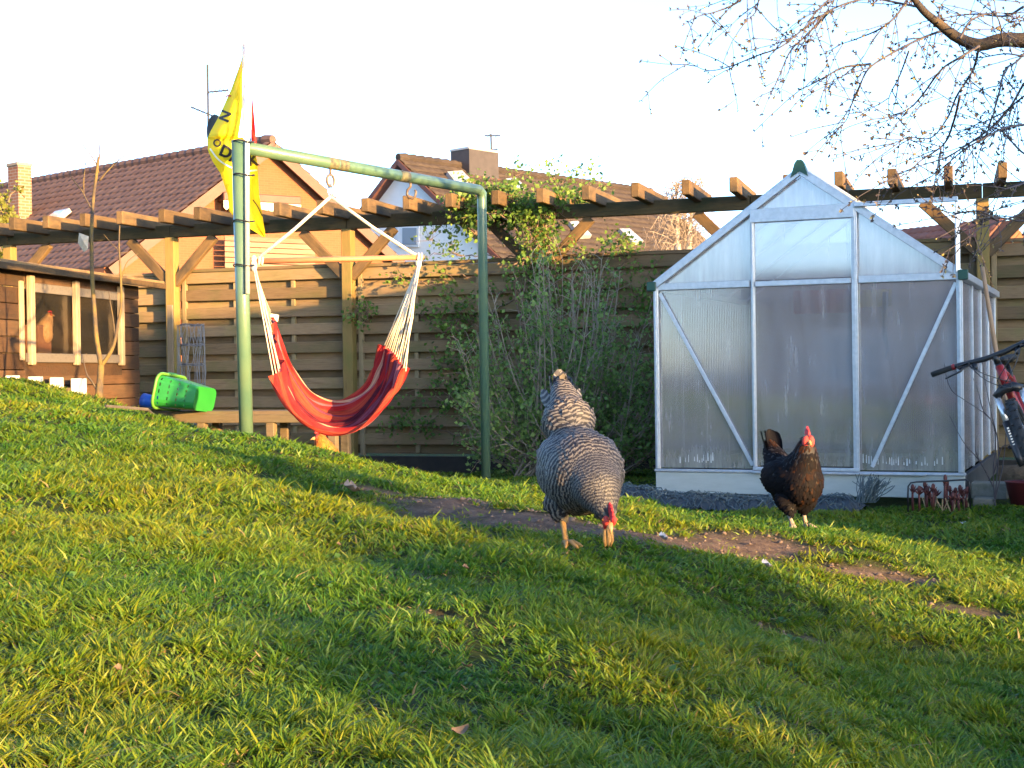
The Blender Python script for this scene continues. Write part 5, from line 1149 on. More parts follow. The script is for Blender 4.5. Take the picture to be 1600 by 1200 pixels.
# --- sapling before the coop
sap=thing('young_tree','bare young tree with yellow lichen growing before the hen house','tree',gnd(156,617,5,11)); YS=9.1
base=at(156,640,YS); 
def pl(pts,Y=YS,dy=0): return [at(x,y,Y+dy*i/max(1,len(pts)-1)) for i,(x,y) in enumerate(pts)]
b=MB(); b.tube(pl([(156,640),(155,612),(157,588),(158,570)]),[.028,.024,.021,.020],9); b.build('trunk',mBARKY,sap,True)
def limb(par,pts,r0,r1,name='branch',mat=mBARKY,dy=0,n=6):
    P=crv(pl(pts,YS,dy),max(8,len(pts)*3)); b=MB(); b.tube(P,[r0+(r1-r0)*i/(len(P)-1) for i in range(len(P))],n); return b.build(name,mat,par,True)
l1=limb(sap,[(158,572),(151,530),(148,490),(144,430),(143,372),(145,320),(151,272),(154,245)],.017,.0085)
l2=limb(sap,[(158,572),(170,555),(179,535),(184,505),(189,480),(189,440),(187,405),(186,380),(187,352)],.014,.004)
limb(l1,[(154,270),(150,255),(140,240),(131,228),(127,214)],.006,.002,'twig'); limb(l1,[(153,262),(156,240),(155,222),(159,208)],.006,.002,'twig'); limb(l1,[(155,283),(170,265),(186,250),(198,240)],.006,.002,'twig'); limb(l1,[(184,252),(187,243),(193,237)],.003,.0015,'twig')
limb(l1,[(142,325),(134,310),(128,298),(118,286),(104,265)],.006,.002,'twig'); limb(l1,[(131,303),(131,280),(133,255),(125,246)],.004,.0015,'twig'); limb(l1,[(133,258),(139,246),(138,240)],.003,.0012,'twig')
limb(l2,[(189,440),(196,415),(203,405),(216,396)],.004,.0015,'twig'); limb(l2,[(186,392),(174,380),(162,366)],.003,.0012,'twig'); limb(l2,[(188,395),(196,395),(205,392)],.003,.0012,'twig')
limb(sap,[(151,608),(143,595),(136,585),(130,562)],.008,.003,'shoot'); limb(sap,[(146,600),(138,590),(133,587)],.005,.002,'shoot'); limb(l2,[(180,532),(177,500),(172,470),(170,455)],.006,.002,'twig')
b=MB(); c=at(131,377,YS-.02); b.add([c+V(-.03,0,.055),c+V(.035,-.01,.03),c+V(.03,-.015,-.05),c+V(0,0,-.07),c+V(-.042,.012,-.01),c+V(0,-.018,0)],[(0,1,5),(1,2,5),(2,3,5),(3,4,5),(4,0,5)]); b.build('dry_leaf',M('dry_leaf',(.42,.36,.28),(.30,.24,.17),20,.8),sap)
# --- cherry tree reaching in from the right
YC=6.6
ch=thing('cherry_tree','budding cherry tree branch reaching in from the upper right corner','tree',V(4.6,6.6,-.85))
trk=[V(4.6,6.6,-.95),V(4.62,6.62,-.2),V(4.55,6.6,.6),V(4.4,6.6,1.15)]
b=MB(); b.tube(crv(trk,14),[.17,.15,.14,.13,.13,.125,.12,.12,.115,.11,.11,.105,.10,.10],12); b.build('trunk',mCHER,ch,True)
big=[V(4.4,6.6,1.1),V(3.6,6.62,1.42),at(1640,66,6.62),at(1570,62,6.6),at(1530,70,6.6),at(1495,58,6.58),at(1466,36,6.55),at(1440,14,6.5),at(1415,-22,6.45),at(1385,-70,6.4)]
b=MB(); P=crv(big,40); b.tube(P,[max(.011,.075-.085*(i/39)**.55) if i<12 else max(.010,.034-.026*((i-12)/27)) for i in range(40)],10); b.build('branch',mCHER,ch,True)
TW=MB(); BUD=[]
def twig(P,r0,r1,n=5): TW.tube(P,[r0+(r1-r0)*i/(len(P)-1) for i in range(len(P))],n)
def buds(P,dens,first=.15):
    L=0
    for a,b_ in zip(P[:-1],P[1:]):
        d=(b_-a); L+=d.length
        while L>dens: L-=dens*random.uniform(.7,1.3); BUD.append((lerp(a,b_,random.random()),d.normalized()))
    BUD.append((P[-1],(P[-1]-P[-2]).normalized())); BUD.append((P[-1],(P[-1]-P[-2]).normalized()))
def grow(p,d,L,r,lev):
    n=max(4,int(L/.05)); P=[p]; dd=d.normalized()
    for i in range(n):
        dd=(dd+rv()*.14+V(0,0,-.035)).normalized(); P.append(P[-1]+dd*(L/n))
    twig(P,r,max(.0014,r*.35),4 if lev>1 else 5); buds(P,.08)
    if lev<3:
        k=max(1,int(L/(.13 if lev==1 else .16)))
        for q in range(k):
            i=random.randint(1,n-1); dir_=(P[i+1]-P[i]).normalized(); s=(rv()*.9+dir_*.7+V(0,0,-.25)); s.y*=.8; grow(P[i],s,L*random.uniform(.22,.48),r*.5,lev+1)
mains=[[(1440,12),(1405,5),(1360,-2),(1310,10),(1262,40),(1222,72),(1180,88),(1140,104),(1105,110),(1074,96)],
 [(1300,14),(1260,55),(1235,80),(1215,125),(1204,145)],
 [(1480,45),(1440,60),(1400,80),(1360,105),(1345,130),(1330,165),(1322,188),(1300,212)],
 [(1360,100),(1320,105),(1290,120),(1268,132),(1250,140)],
 [(1530,72),(1500,90),(1470,110),(1440,150),(1420,170),(1395,180),(1355,195)],
 [(1530,72),(1520,110),(1495,150),(1480,185),(1455,215),(1420,215),(1395,225)],
 [(1500,150),(1490,190),(1475,225),(1440,250),(1415,272),(1375,285)],
 [(1600,130),(1580,165),(1555,195),(1520,220),(1480,245),(1440,258),(1400,272)],
 [(1620,60),(1590,95),(1570,110),(1560,150),(1545,200),(1530,240),(1525,270)],
 [(1600,195),(1570,200),(1540,215),(1505,235),(1470,265),(1440,285)],
 [(1566,64),(1560,30),(1540,10),(1510,-10)],[(1500,60),(1520,30),(1560,20),(1600,30)],[(1466,36),(1470,10),(1490,-15)],
 [(1180,-20),(1150,5),(1120,18),(1090,26),(1070,38)],[(1230,-30),(1190,-5),(1180,20),(1160,36)],[(1340,-20),(1300,-4),(1270,25),(1255,45)],[(1420,-5),(1400,25),(1375,45),(1340,60),(1310,70)],
 [(1600,88),(1570,84),(1530,90),(1495,88)],[(1600,10),(1570,25),(1520,22),(1470,30),(1430,50)],
 [(1640,250),(1600,240),(1565,205),(1540,200),(1500,215)],[(1640,330),(1600,345),(1560,340),(1520,345),(1465,372)],[(1640,290),(1600,330),(1545,352),(1510,360)],[(1620,280),(1590,290),(1560,300),(1500,330)],[(1560,345),(1530,330),(1490,333),(1462,325)],
 [(1600,150),(1560,180),(1510,200)],[(1420,80),(1405,120),(1390,150),(1388,178)]]
for mi_,pts in enumerate(mains):
    Yb=YC+random.uniform(-.35,.35); P=crv([at(x,y,Yb+.25*math.sin(i*.9+mi_)) for i,(x,y) in enumerate(pts)],len(pts)*6)
    L=sum((a-b_).length for a,b_ in zip(P[:-1],P[1:])); r0=.0065 if L>.5 else .0045
    TW.tube(P,[r0*(1-.75*i/(len(P)-1)) for i in range(len(P))],5); buds(P,.08)
    for q in range(int(L/.075)):
        i=random.randint(2,len(P)-2); d=(P[i+1]-P[i]).normalized(); s=rv()*.8+d*.8+V(-.05,0,-.22); s.y*=.7
        grow(P[i],s,random.uniform(.10,.34),.0026,2)
o=TW.build('twigs',mTWIG,ch,True); o['kind']='stuff'
P_,D_,S_=[],[],[]
for p,d in BUD:
    for k in range(3): P_.append(tuple(p)); D_.append(tuple((d*.7+rv()*.8))); S_.append(random.uniform(.011,.021))
mBUD=leafmat('cherry_bud',[(0,(.05,.038,.044)),(.6,(.075,.055,.05)),(.85,(.17,.13,.06)),(1,(.34,.30,.10))],.15)
o=link('buds',leaf_mesh('buds',P_,D_,S_,mBUD,rng.random(len(P_)),.55),ch); o['kind']='stuff'
print('buds',len(P_),'twig faces',len(TW.f))
# --- birch far behind
def birch(name,label,px,py0,py1,Y,spread,stems):
    t=thing(name,label,'tree',at(px,600,Y)); fine=MB()
    for (x0,x1,lean) in stems:
        P=crv([at(x0,560,Y),at(x0+(x1-x0)*.3,420,Y),at(x0+(x1-x0)*.6,350,Y),at(x1,py0+25,Y)],14); b=MB(); b.tube(P,[.11-.095*i/13 for i in range(14)],8); b.build('trunk',mBIRCH,t,True)
        for q in range(150):
            f=random.uniform(.45,1); i=min(12,int(f*13)); p=lerp(P[i],P[i+1],random.random()); d=V(random.uniform(-1,1),random.uniform(-1,1),random.uniform(.2,1.1)).normalized(); L=spread*random.uniform(.25,.8)*(1.35-f*.8); Q=[p]
            for s in range(6): d=(d+rv()*.14+V(0,0,-.10)).normalized(); Q.append(Q[-1]+d*L/6)
            fine.tube(Q,[.010*(1-s/8) for s in range(7)],3)
            for z in range(4):
                k=random.randint(2,6); d2=(rv()*.5+V(0,0,-.6)).normalized(); R=[Q[k]]
                for s in range(4): d2=(d2+rv()*.2+V(0,0,-.12)).normalized(); R.append(R[-1]+d2*L*.10)
                fine.tube(R,.0045,3)
    o=fine.build('twigs',M('birch_twig',(.20,.155,.12),(.27,.22,.18),3,.8),t); o['kind']='stuff'
birch('birch_tree','slender pale birch tree with fine bare twigs beyond the brown roof',1062,262,395,34,1.5,[(1062,1056,0),(1070,1085,0)])
# --- currant bush at the fence
cb_=thing('currant_bush','tall bush of upright stems with fresh green leaves between steel frame and greenhouse','bush',V(.35,11.3,-.85))
ST=MB(); LP,LD,LS,LT=[],[],[],[]
def leafspray(p,d,n,s,t0,sp=.05):
    for k in range(n): LP.append(tuple(p+rv()*sp)); LD.append(tuple(d*.3+rv()+V(0,-.2,.1))); LS.append(s*random.uniform(.6,1.3)); LT.append(min(1,max(0,t0+random.gauss(0,.18))))
for k in range(165):
    bpx=random.uniform(800,965); top=random.uniform(715,1045); tall=random.random(); ty=430+230*tall**.7+abs(top-880)*.25; Y0=random.uniform(10.7,11.6)
    if k<30: top=random.choice([830,850,885,905,925,948,960,975,862,840,815]) + random.uniform(-14,14); ty=random.uniform(398,470)
    a=at(bpx,752,Y0); e_=at(top,ty,Y0+random.uniform(-.35,.3)); mid=lerp(a,e_,.45)+V((a.x-e_.x)*-.12,0,0)+V((e_.x-a.x)*.12,random.uniform(-.06,.06),.02)
    P=crv([a,mid,e_],14); ST.tube(P,[.0085*(1-.72*i/13) for i in range(14)],4,tint=random.random())
    for i in range(4,14):
        for s in range(random.choice((0,1,1,2,2))):
            d=(P[min(i+1,13)]-P[i-1]).normalized(); s2=(d*.8+rv()*.75).normalized(); L=random.uniform(.05,.22); q=[P[i],P[i]+s2*L*.5+V(0,0,.01),P[i]+s2*L]
            ST.tube(q,[.003,.0022,.0014],3,tint=random.random()); dens=1.0 if e_.z<.55 or i<10 else .35
            if random.random()<.9*dens: leafspray(q[2],s2,random.randint(4,7),.036,.5)
            if random.random()<.6*dens: leafspray(q[1],s2,4,.036,.4)
o=ST.build('stems',M('pale_shrub_stem',(.17,.13,.09),(.29,.24,.18),8,.85),cb_); o['kind']='stuff'
mLEAFB=leafmat('young_bush_leaf',[(0,(.065,.115,.036)),(.5,(.16,.26,.062)),(1,(.26,.34,.09))],.4)
o=link('foliage',leaf_mesh('foliage',LP,LD,LS,mLEAFB,LT,.8),cb_); o['kind']='stuff'; print('bush leaves',len(LP))
# --- climbing plant over the pergola and along the fence
cl_=thing('climbing_plant','leafy climber wound round the pergola post and over its rafters','climber',fp(fs(840),.15,-.85))
ST=MB(); LP,LD,LS,LT=[],[],[],[]
def vine(pts,Y,r=.007,n=26,leaf=.036,dens=1.0,off=.0,wig=.05,t0=.4):
    P=crv([at(x,y,Y+off)+V(0,random.uniform(-.08,.02),0) for x,y in pts],n); P=[p+rv()*wig*.5 for p in P]
    ST.tube(P,[r*(1-.6*i/(n-1)) for i in range(n)],4)
    for i in range(1,n):
        for k in range(2):
            if random.random()<.8*dens:
                d=rv()+V(0,-.5,.15); L=random.uniform(.03,.16); q=P[i]+d.normalized()*L; ST.tube([P[i],q],[.0025,.0015],3); leafspray(q,d,random.randint(3,7),leaf*1.08,t0,.05)
def fy(px,off=.15): return onplane(px,500,F0+FN*off,FN).y
for k in range(16):  # main stems on the post
    x=842+random.uniform(-26,26); vine([(x+random.uniform(-20,20),760),(x+random.uniform(-15,15),640),(x,520),(x+random.uniform(-15,15),430),(835+random.uniform(-25,25),360),(800+random.uniform(-70,90),320)],fy(842,.28),.011,34,.036,.75)
for k in range(34):  # thicket on the rafters
    x=random.gauss(800,52); y=random.gauss(331,17); a=random.uniform(0,2*PI); L=random.uniform(25,75); vine([(x,y+10),(x+L*.5*math.cos(a),y+L*.25*math.sin(a)-6),(x+L*math.cos(a),y+L*.45*math.sin(a))],fy(x,.0)+random.uniform(-.35,.5),.006,14,.042,1.0,t0=.62)
for pts in ([(870,300),(890,280),(905,268),(922,262)],[(900,300),(925,285),(940,292),(955,290)],[(860,290),(868,270),(872,264)],[(780,300),(800,280),(812,272)],[(730,330),(715,325),(700,338)],[(745,310),(730,290),(741,283)]): vine(pts,fy(850),.005,12,.036,.8,t0=.65)
for pts in ([(835,400),(780,402),(730,398),(690,395),(668,402)],[(720,398),(700,388),(712,375)],[(830,415),(760,430),(700,430),(640,424),(606,432)],[(610,428),(640,440),(690,445),(720,455)],[(690,352),(680,360),(672,372),(676,378)],
  [(850,395),(900,392),(950,395),(985,385)],[(950,395),(965,380),(975,376),(990,388)],[(850,440),(900,430),(960,425),(1010,430),(1040,440)],[(860,420),(920,450),(980,440),(1015,470)],[(870,470),(930,480),(990,470)],
  [(800,470),(740,490),(690,480),(660,490)],[(800,500),(740,510),(700,520),(672,505)],[(690,520),(720,500),(742,505)],[(578,488),(560,486),(575,493)],[(800,560),(740,540),(700,545)],
  [(790,600),(740,590),(700,600),(660,605)],[(800,640),(730,620),(690,640),(668,672),(640,672)],[(690,640),(712,606),(724,605)],[(670,560),(700,570),(730,590),(745,580)],[(800,690),(720,680),(660,660),(625,660)],[(640,640),(620,655),(615,672)],
  [(790,530),(750,560),(705,565),(690,580)],[(830,450),(770,460),(725,470),(700,460)],[(985,480),(1010,500),(1018,560),(1012,620)],[(1000,450),(1020,480),(1024,520)],[(990,560),(1016,600),(1020,650)]):
    vine(pts,fy(sum(p[0] for p in pts)/len(pts),.10),.006,20,.036,(.85 if pts[0][1]>430 else (.35 if pts[0][0]<740 or pts[-1][0]<700 else .85)),t0=.38 if pts[0][1]>430 else .6)
o=ST.build('vines',M('vine_stem',(.12,.075,.05),(.20,.14,.10),9,.85),cl_); o['kind']='stuff'
mLEAFC=leafmat('climber_leaf',[(0,(.040,.095,.022)),(.5,(.11,.20,.034)),(1,(.17,.24,.05))],.4)
o=link('foliage',leaf_mesh('foliage',LP,LD,LS,mLEAFC,LT,.8),cl_); o['kind']='stuff'; print('climber leaves',len(LP))
# thick old stem at the fence foot
b=MB(); b.tube(crv([at(825,765,11.9),at(838,720,11.9),at(845,660,11.95),at(842,560,12.2)],12),[.10-.055*i/11 for i in range(12)],8); b.build('trunk',mBARK,cl_,True)
b=MB(); b.tube(crv([at(975,685,11.2),at(1000,660,11.1),at(1022,645,11.0),at(1040,632,10.9)],9),[.016-.008*i/8 for i in range(9)],6); b.build('branch',mBARK,cb_,True)
# --- yellow green tree left edge, far off
def leafy(name,label,c,rad,n,s,mat,trunk,seed=0,t0=.5):
    t=thing(name,label,'tree',V(c.x,c.y,-.9)); P,D,S_,T_=[],[],[],[]; ST=MB(); P0=V(c.x,c.y,-.9)
    b=MB(); b.tube(crv([P0,lerp(P0,c,.5)+V(.1,0,0),c+V(0,0,rad.z*.5)],10),[trunk*(1-.08*i) for i in range(10)],8); b.build('trunk',mBARK,t,True)
    for k in range(n//28):
        d=rv(); q=c+V(d.x*rad.x,d.y*rad.y,d.z*rad.z)*random.uniform(.3,1)**.5; ST.tube(crv([lerp(P0,c,random.uniform(.55,1)),lerp(c,q,.5)+rv()*.08,q],6),[trunk*.25,trunk*.2,trunk*.15,.012,.009,.006],4); tt=t0+random.gauss(0,.2)
        for j in range(28): P.append(tuple(q+rv()*random.random()*rad.x*.26)); D.append(tuple(rv())); S_.append(s*random.uniform(.6,1.3)); T_.append(min(1,max(0,tt+random.gauss(0,.1))))
    o=ST.build('branches',mBARK,t); o['kind']='stuff'; o=link('crown',leaf_mesh('crown',P,D,S_,mat,T_,.7),t); o['kind']='stuff'; return t
mLEAFY=leafmat('yellow_green_leaf',[(0,(.09,.11,.02)),(.5,(.17,.18,.03)),(1,(.26,.24,.05))],.45)
leafy('yellow_green_tree','small yellow green leafing tree at the far left edge',at(-22,335,20),V(.52,.6,.75),1700,.07,mLEAFY,.05)
# ================================================================ BICYCLE
P=V(0,0,0); lean=R_(20); BF=V(-.39,-.92,0).normalized(); yawb=math.atan2(BF.y,BF.x); RZ=Matrix.Rotation(yawb,4,'Z')@Matrix.Rotation(lean,4,'X')
barc=V(-.17,0,.95); tgt=at(1554,533,7.95); offs=RZ@barc; BL=V(tgt.x-offs.x,tgt.y-offs.y,-.835); BM=Matrix.Translation(BL)@RZ
bike=thing('bicycle','black and red mountain bike leaning beside the greenhouse','bicycle',BL)
def bkp(name,b,mat,par=None,smooth=True):
    me=b.mesh(name,mat,smooth); o=bpy.data.objects.new(name,me); COL.objects.link(o); o.parent=par or bike
    if par is None: o.matrix_parent_inverse=PW[bike.name].inverted(); o.matrix_basis=BM
    else: o.matrix_parent_inverse=par.matrix_basis.inverted() @ Matrix(); o.matrix_basis=BM
    PW[o.name]=BM; return o
def torus(b,c,R,r,n=48,m=10,sq=1.0):
    vs=[]
    for i in range(n):
        a=2*PI*i/n; d=V(math.cos(a),0,math.sin(a))
        for k in range(m): t=2*PI*k/m; vs.append(c+d*(R+r*math.cos(t))+V(0,1,0)*(r*math.sin(t)*sq))
    b.add(vs,[(i*m+k,((i+1)%n)*m+k,((i+1)%n)*m+(k+1)%m,i*m+(k+1)%m) for i in range(n) for k in range(m)])
for ax_ in (V(0,0,.345),V(-1.10,0,.345)):
    b=MB(); torus(b,ax_,.318,.030,56,10); 
    w=bkp('wheel',b,mBLACKR)
    kb=MB()
    for i in range(64):
        a=2*PI*i/64; d=V(math.cos(a),0,math.sin(a)); tg=V(-math.sin(a),0,math.cos(a))
        for s in((-.018,) if i%2 else (.018,0)): kb.box(ax_+d*.347+V(0,s,0),(.008,.007,.004),(tg,V(0,1,0),d))
    kb_=kb.mesh('tread',mBLACKR); o=bpy.data.objects.new('tread',kb_); COL.objects.link(o); o.parent=w
    b=MB(); torus(b,ax_,.285,.012,40,6); o=bpy.data.objects.new('rim',b.mesh('rim',mBLACKM,True)); COL.objects.link(o); o.parent=w
    b=MB(); b.tube([ax_-V(0,.05,0),ax_+V(0,.05,0)],.018,8)
    for i in range(28):
        a=2*PI*i/28; b.tube([ax_+V(0,.025*(-1)**i,0),ax_+V(math.cos(a)*.28,0,math.sin(a)*.28)],.0012,3,cap=False)
    o=bpy.data.objects.new('spokes',b.mesh('spokes',mSILV)); COL.objects.link(o); o.parent=w
hb,ht=V(-.155,0,.775),V(-.185,0,.875); bbk,stt,rax=V(-.68,0,.315),V(-.84,0,.76),V(-1.10,0,.345)
b=MB(); b.tube([hb+V(.005,0,-.02),ht+V(0,0,.01)],.024,10); b.tube([ht,lerp(ht,stt,.5)+V(0,0,.01),stt],.019,9); b.tube([hb,lerp(hb,bbk,.5)+V(.01,0,-.01),bbk],.024,9); b.tube([bbk,stt+V(-.02,0,.06)],.017,8)
for s in(-1,1): b.tube([bbk+V(0,.03*s,0),rax+V(0,.062*s,0)],.011,7); b.tube([stt+V(0,.02*s,-.02),rax+V(0,.062*s,0)],.009,7)
bkp('frame',b,mREDP)
b=MB(); cr=V(-.135,0,.725); b.tube([cr+V(0,-.075,.0),cr+V(0,-.03,.03),cr+V(0,.03,.03),cr+V(0,.075,0)],[.024,.028,.028,.024],10); b.tube([cr+V(0,0,.02),hb],.022,10); bkp('fork_crown',b,mBLACKM)
for s in(-1,1):
    b=MB(); b.tube([cr+V(.004,.066*s,0),lerp(cr,V(0,0,.345),.42)+V(0,.066*s,0)],.0165,10); bkp('stanchion',b,mSILV)
    b=MB(); b.tube([lerp(cr,V(0,0,.345),.38)+V(0,.066*s,0),lerp(cr,V(0,0,.345),.9)+V(.005,.068*s,0),V(0,.066*s,.33)],[.023,.021,.018],10); fo=bkp('fork_leg',b,mBLACKM)
    b=MB(); q0,q1=lerp(cr,V(0,0,.345),.46)+V(.0215,.068*s,0),lerp(cr,V(0,0,.345),.75)+V(.0215,.068*s,0)
    for k in range(7):
        c=lerp(q0,q1,(k+.5)/7); b.box(c,(.0025,.006,.010),None); 
    o=bpy.data.objects.new('decal',b.mesh('decal',mWHITEP)); COL.objects.link(o); o.parent=fo
b=MB(); b.tube([lerp(cr,V(0,0,.345),.20)+V(.035,0,.02),V(.22,0,.655),V(.36,0,.54)],[.02,.03,.02],8); 
st=V(-.19,0,.90); b=MB(); b.tube([ht,st],.019,10); b.tube([st,barc],[.018,.019],9); bkp('stem',b,mBLACKM)
b=MB(); b.tube([barc+V(-.035,-.35,.02),barc+V(-.012,-.2,.018),barc+V(0,-.06,0),barc+V(0,.06,0),barc+V(-.012,.2,.018),barc+V(-.035,.35,.02)],[.0115,.0125,.016,.016,.0125,.0115],9); hbk=bkp('handlebar',b,mBLACKM)
for s in(-1,1):
    b=MB(); b.tube([barc+V(-.035,.36*s,.02),barc+V(-.018,.235*s,.018)],[.017,.016],10); bkp('grip',b,mBLACKR)
    b=MB(); b.tube([barc+V(-.019,.238*s,.018),barc+V(-.017,.222*s,.018)],.0185,10); bkp('grip_collar',b,mREDP)
    b=MB(); b.box(barc+V(.012,.175*s,.004),(.028,.035,.014),None,0,.008); b.tube([barc+V(.03,.165*s,.0),barc+V(.05,.20*s,-.02),barc+V(.045,.29*s,-.03)],[.008,.007,.005],6); b.tube([barc+V(.0,.12*s,-.01),barc+V(.02,.12*s,-.035)],[.016,.012],8); bkp('brake_lever',b,mBLACKM)
for k,(s,z) in enumerate(((-1,.06),(1,.08),(-1,.10),(1,.03))):
    b=MB(); b.tube(crv([barc+V(.02,.15*s,0),barc+V(.11,.08*s,-.02-z),barc+V(.10,-.02*s,-.10-z),hb+V(.03,-.03*s,.02),hb+V(-.10,-.02*s,-.03)],20),.0028,5); bkp('cable',b,mBLACKM)
b=MB(); b.tube([stt,V(-.875,0,.90)],.0135,8); bkp('seat_post',b,mBLACKM)
b=MB(); b.ball(V(-.90,0,.925),(.14,.07,.028),12,8); b.ball(V(-.77,0,.925),(.09,.026,.02),10,6); bkp('saddle',b,mBLACKR)
b=MB(); b.tube([bbk-V(0,.07,0),bbk+V(0,.07,0)],.02,8); b.tube([bbk+V(0,.07,0),bbk+V(.12,.075,-.11)],.010,6); b.tube([bbk-V(0,.07,0),bbk-V(.12,.075,-.11)],.010,6); torus(b,bbk+V(0,-.055,0),.085,.006,24,6); bkp('crank',b,mBLACKM)
for s in(-1,1): b=MB(); b.box(bbk+V(.12*s,.12*s,-.11*s),(.045,.045,.010),None,0,.006); bkp('pedal',b,mBLACKM)
b=MB(); b.box(V(0,-.02,.345)+V(.16,0,.16),(.020,.012,.012),None,0,.004); bkp('spoke_reflector',b,M('orange_reflector',(.7,.25,.02),None,1,.2))
# ================================================================ THINGS BY THE GREENHOUSE
m=MB(); m.tube([at(1602,765,8.9),at(1565,600,9.0),at(1545,480,9.05),at(1534,412,9.1)],[.014,.0145,.014,.013],9); tag(m.build('broom_handle',wood('worn_handle_wood',(.26,.16,.09),(.34,.22,.13),None,2,0,1,.6),None,True),'long wooden tool handle leaning against the greenhouse side behind the bicycle','tool handle')
m=MB(); a,b_=at(1560,744,8.8),at(1640,742,8.7); m.tube([a,lerp(a,b_,.5),b_],[.066,.070,.068],14); tag(m.build('log',mBARK,None,True),'short sawn log lying by the greenhouse corner under the bicycle','log')
m=MB(); m.box(at(1547,766,8.6),(.105,.07,.052),(E1,E2,V(0,0,1)),0,.008); mCONC=M('mossy_concrete',(.17,.16,.14),(.10,.10,.07),14,.9,bump=.5); tag(m.build('concrete_block',mCONC),'upper grey concrete block beside the greenhouse plinth','block')
m=MB(); m.box(at(1538,786,8.5),(.085,.06,.035),(E2,E1,V(0,0,1)),0,.008); tag(m.build('concrete_block',mCONC),'lower greyish concrete slab piece standing in the lawn edge','block')
m=MB(); c=at(1603,768,8.3); ring_=lambda r,z:[c+V(r*math.cos(2*PI*k/20),r*math.sin(2*PI*k/20),z) for k in range(20)]
vs=ring_(.085,-.075)+ring_(.115,.055)+ring_(.122,.06)+ring_(.108,.055)+ring_(.08,-.06); m.add(vs,[(i*20+k,i*20+(k+1)%20,(i+1)*20+(k+1)%20,(i+1)*20+k) for i in range(4) for k in range(20)]+[tuple(80+k for k in range(20)),tuple(range(20))[::-1]]); tag(m.build('red_pot',M('dull_red_plastic',(.08,.012,.014),None,1,.5),None,True),'dull red plastic pot at the right edge below the bicycle','pot')
# hoop
m=MB(); pts=[at(1419,800,8.35),at(1418.5,775,8.35),at(1419,760,8.35),at(1423,754.5,8.35),at(1432,753,8.35),at(1470,751.5,8.33),at(1508,749.5,8.3),at(1514,752,8.3),at(1515,760,8.3),at(1516,795,8.3)]; m.tube(pts,.0052,7); tag(m.build('plant_hoop',mBLACKM,None,True),'dark wire hoop standing over the red shoots before the greenhouse','plant support')
pe=thing('peony_clump','clump of dark red peony shoots sprouting before the greenhouse plinth','plant',at(1470,797,8.4)); mSH=M('red_shoot',(.07,.016,.016),(.11,.03,.022),18,.6); mDRY=M('dry_stalk',(.30,.20,.10),(.38,.27,.15),18,.8)
for k,(x,y) in enumerate([(1426,763),(1436,766),(1445,758),(1449,766),(1458,762),(1462,770),(1477,748),(1480,757),(1484,765),(1493,768),(1500,764),(1505,772),(1512,766),(1489,776),(1498,778),(1453,775)]):
    Y=8.4+random.uniform(-.12,.1); a,t_=at(x+random.uniform(-3,3),800,Y),at(x,y,Y); b=MB(); b.tube([a,lerp(a,t_,.6)+rv()*.006,t_],[.008,.0075,.006],6); b.ball(t_+V(0,0,.004),(.012,.012,.022),7,6)
    for q in range(4): d=(rv()*.7+V(0,0,.9)).normalized(); s=lerp(a,t_,.8); b.tube([s,s+d*.03,s+d*.05],[.005,.005,.001],4)
    b.build('shoot',mSH,pe,True)
b=MB()
for k in range(36): x=random.uniform(1440,1515); Y=8.42+random.uniform(-.15,.1); a=at(x,800,Y); d=V(random.gauss(0,.35),random.gauss(0,.3),1).normalized(); b.tube([a,a+d*random.uniform(.03,.10)],.0035,4)
o=b.build('dry_stalks',mDRY,pe); o['kind']='stuff'
# dark netting heap along the plinth
nt2=thing('garden_netting','heap of dark crumpled garden netting along the greenhouse plinth','netting',at(1180,785,8.9)); mNET=M('dark_net',(.020,.026,.032),(.035,.045,.055),20,.6,bump=0)
m=MB(); vs=[]; NX,NYn=90,12
for i in range(NX):
    f=i/(NX-1); px=965+(1368-965)*f; 
    for j in range(NYn):
        g=j/(NYn-1); h=.080*math.sin(PI*g)**.7*(.62+.5*float(vnoise(np.array([f*9]),np.array([g*2.0]),1,8)[0]))*min(1,(1-f)*14+.2)*min(1,f*9+.3); q=gp(0,0,0)+E1*((px-1027)/480*GW)-E2*(.06+.36*g); vs.append(V(q.x,q.y,g1(q.x,q.y)+.01+h+random.uniform(-.012,.012)))
m.add(vs,[(i*NYn+j,(i+1)*NYn+j,(i+1)*NYn+j+1,i*NYn+j+1) for i in range(NX-1) for j in range(NYn-1)]); m.build('net_body',mNET,nt2)
st_=MB(); vv=[Vector(v) for v in vs]
for k in range(420):
    i=random.randint(0,NX-6); j=random.randint(0,NYn-2); P_=[]; 
    for s in range(5):
        i=min(NX-1,max(0,i+random.randint(-1,2))); j=min(NYn-1,max(0,j+random.choice((-1,0,1)))); P_.append(vv[i*NYn+j]+V(0,0,random.uniform(.004,.022)))
    P_=[p for n_,p in enumerate(P_) if n_==0 or (p-P_[n_-1]).length>1e-4]
    if len(P_)>2: st_.tube(P_,.0026,3)
c0_=at(1352,785,8.35)
for k in range(70):
    a=c0_+V(random.uniform(-.05,.05),random.uniform(-.04,.04),0); d=V(random.gauss(.25,.25),random.gauss(0,.2),1).normalized(); P_=[a]
    for s in range(5): d=(d+rv()*.28+V(.05,0,0)).normalized(); P_.append(P_[-1]+d*random.uniform(.025,.04))
    st_.tube(P_,.0028,3)
o=st_.build('net_strands',M('blue_grey_strand',(.05,.075,.085),(.09,.12,.125),20,.5),nt2); o['kind']='stuff'
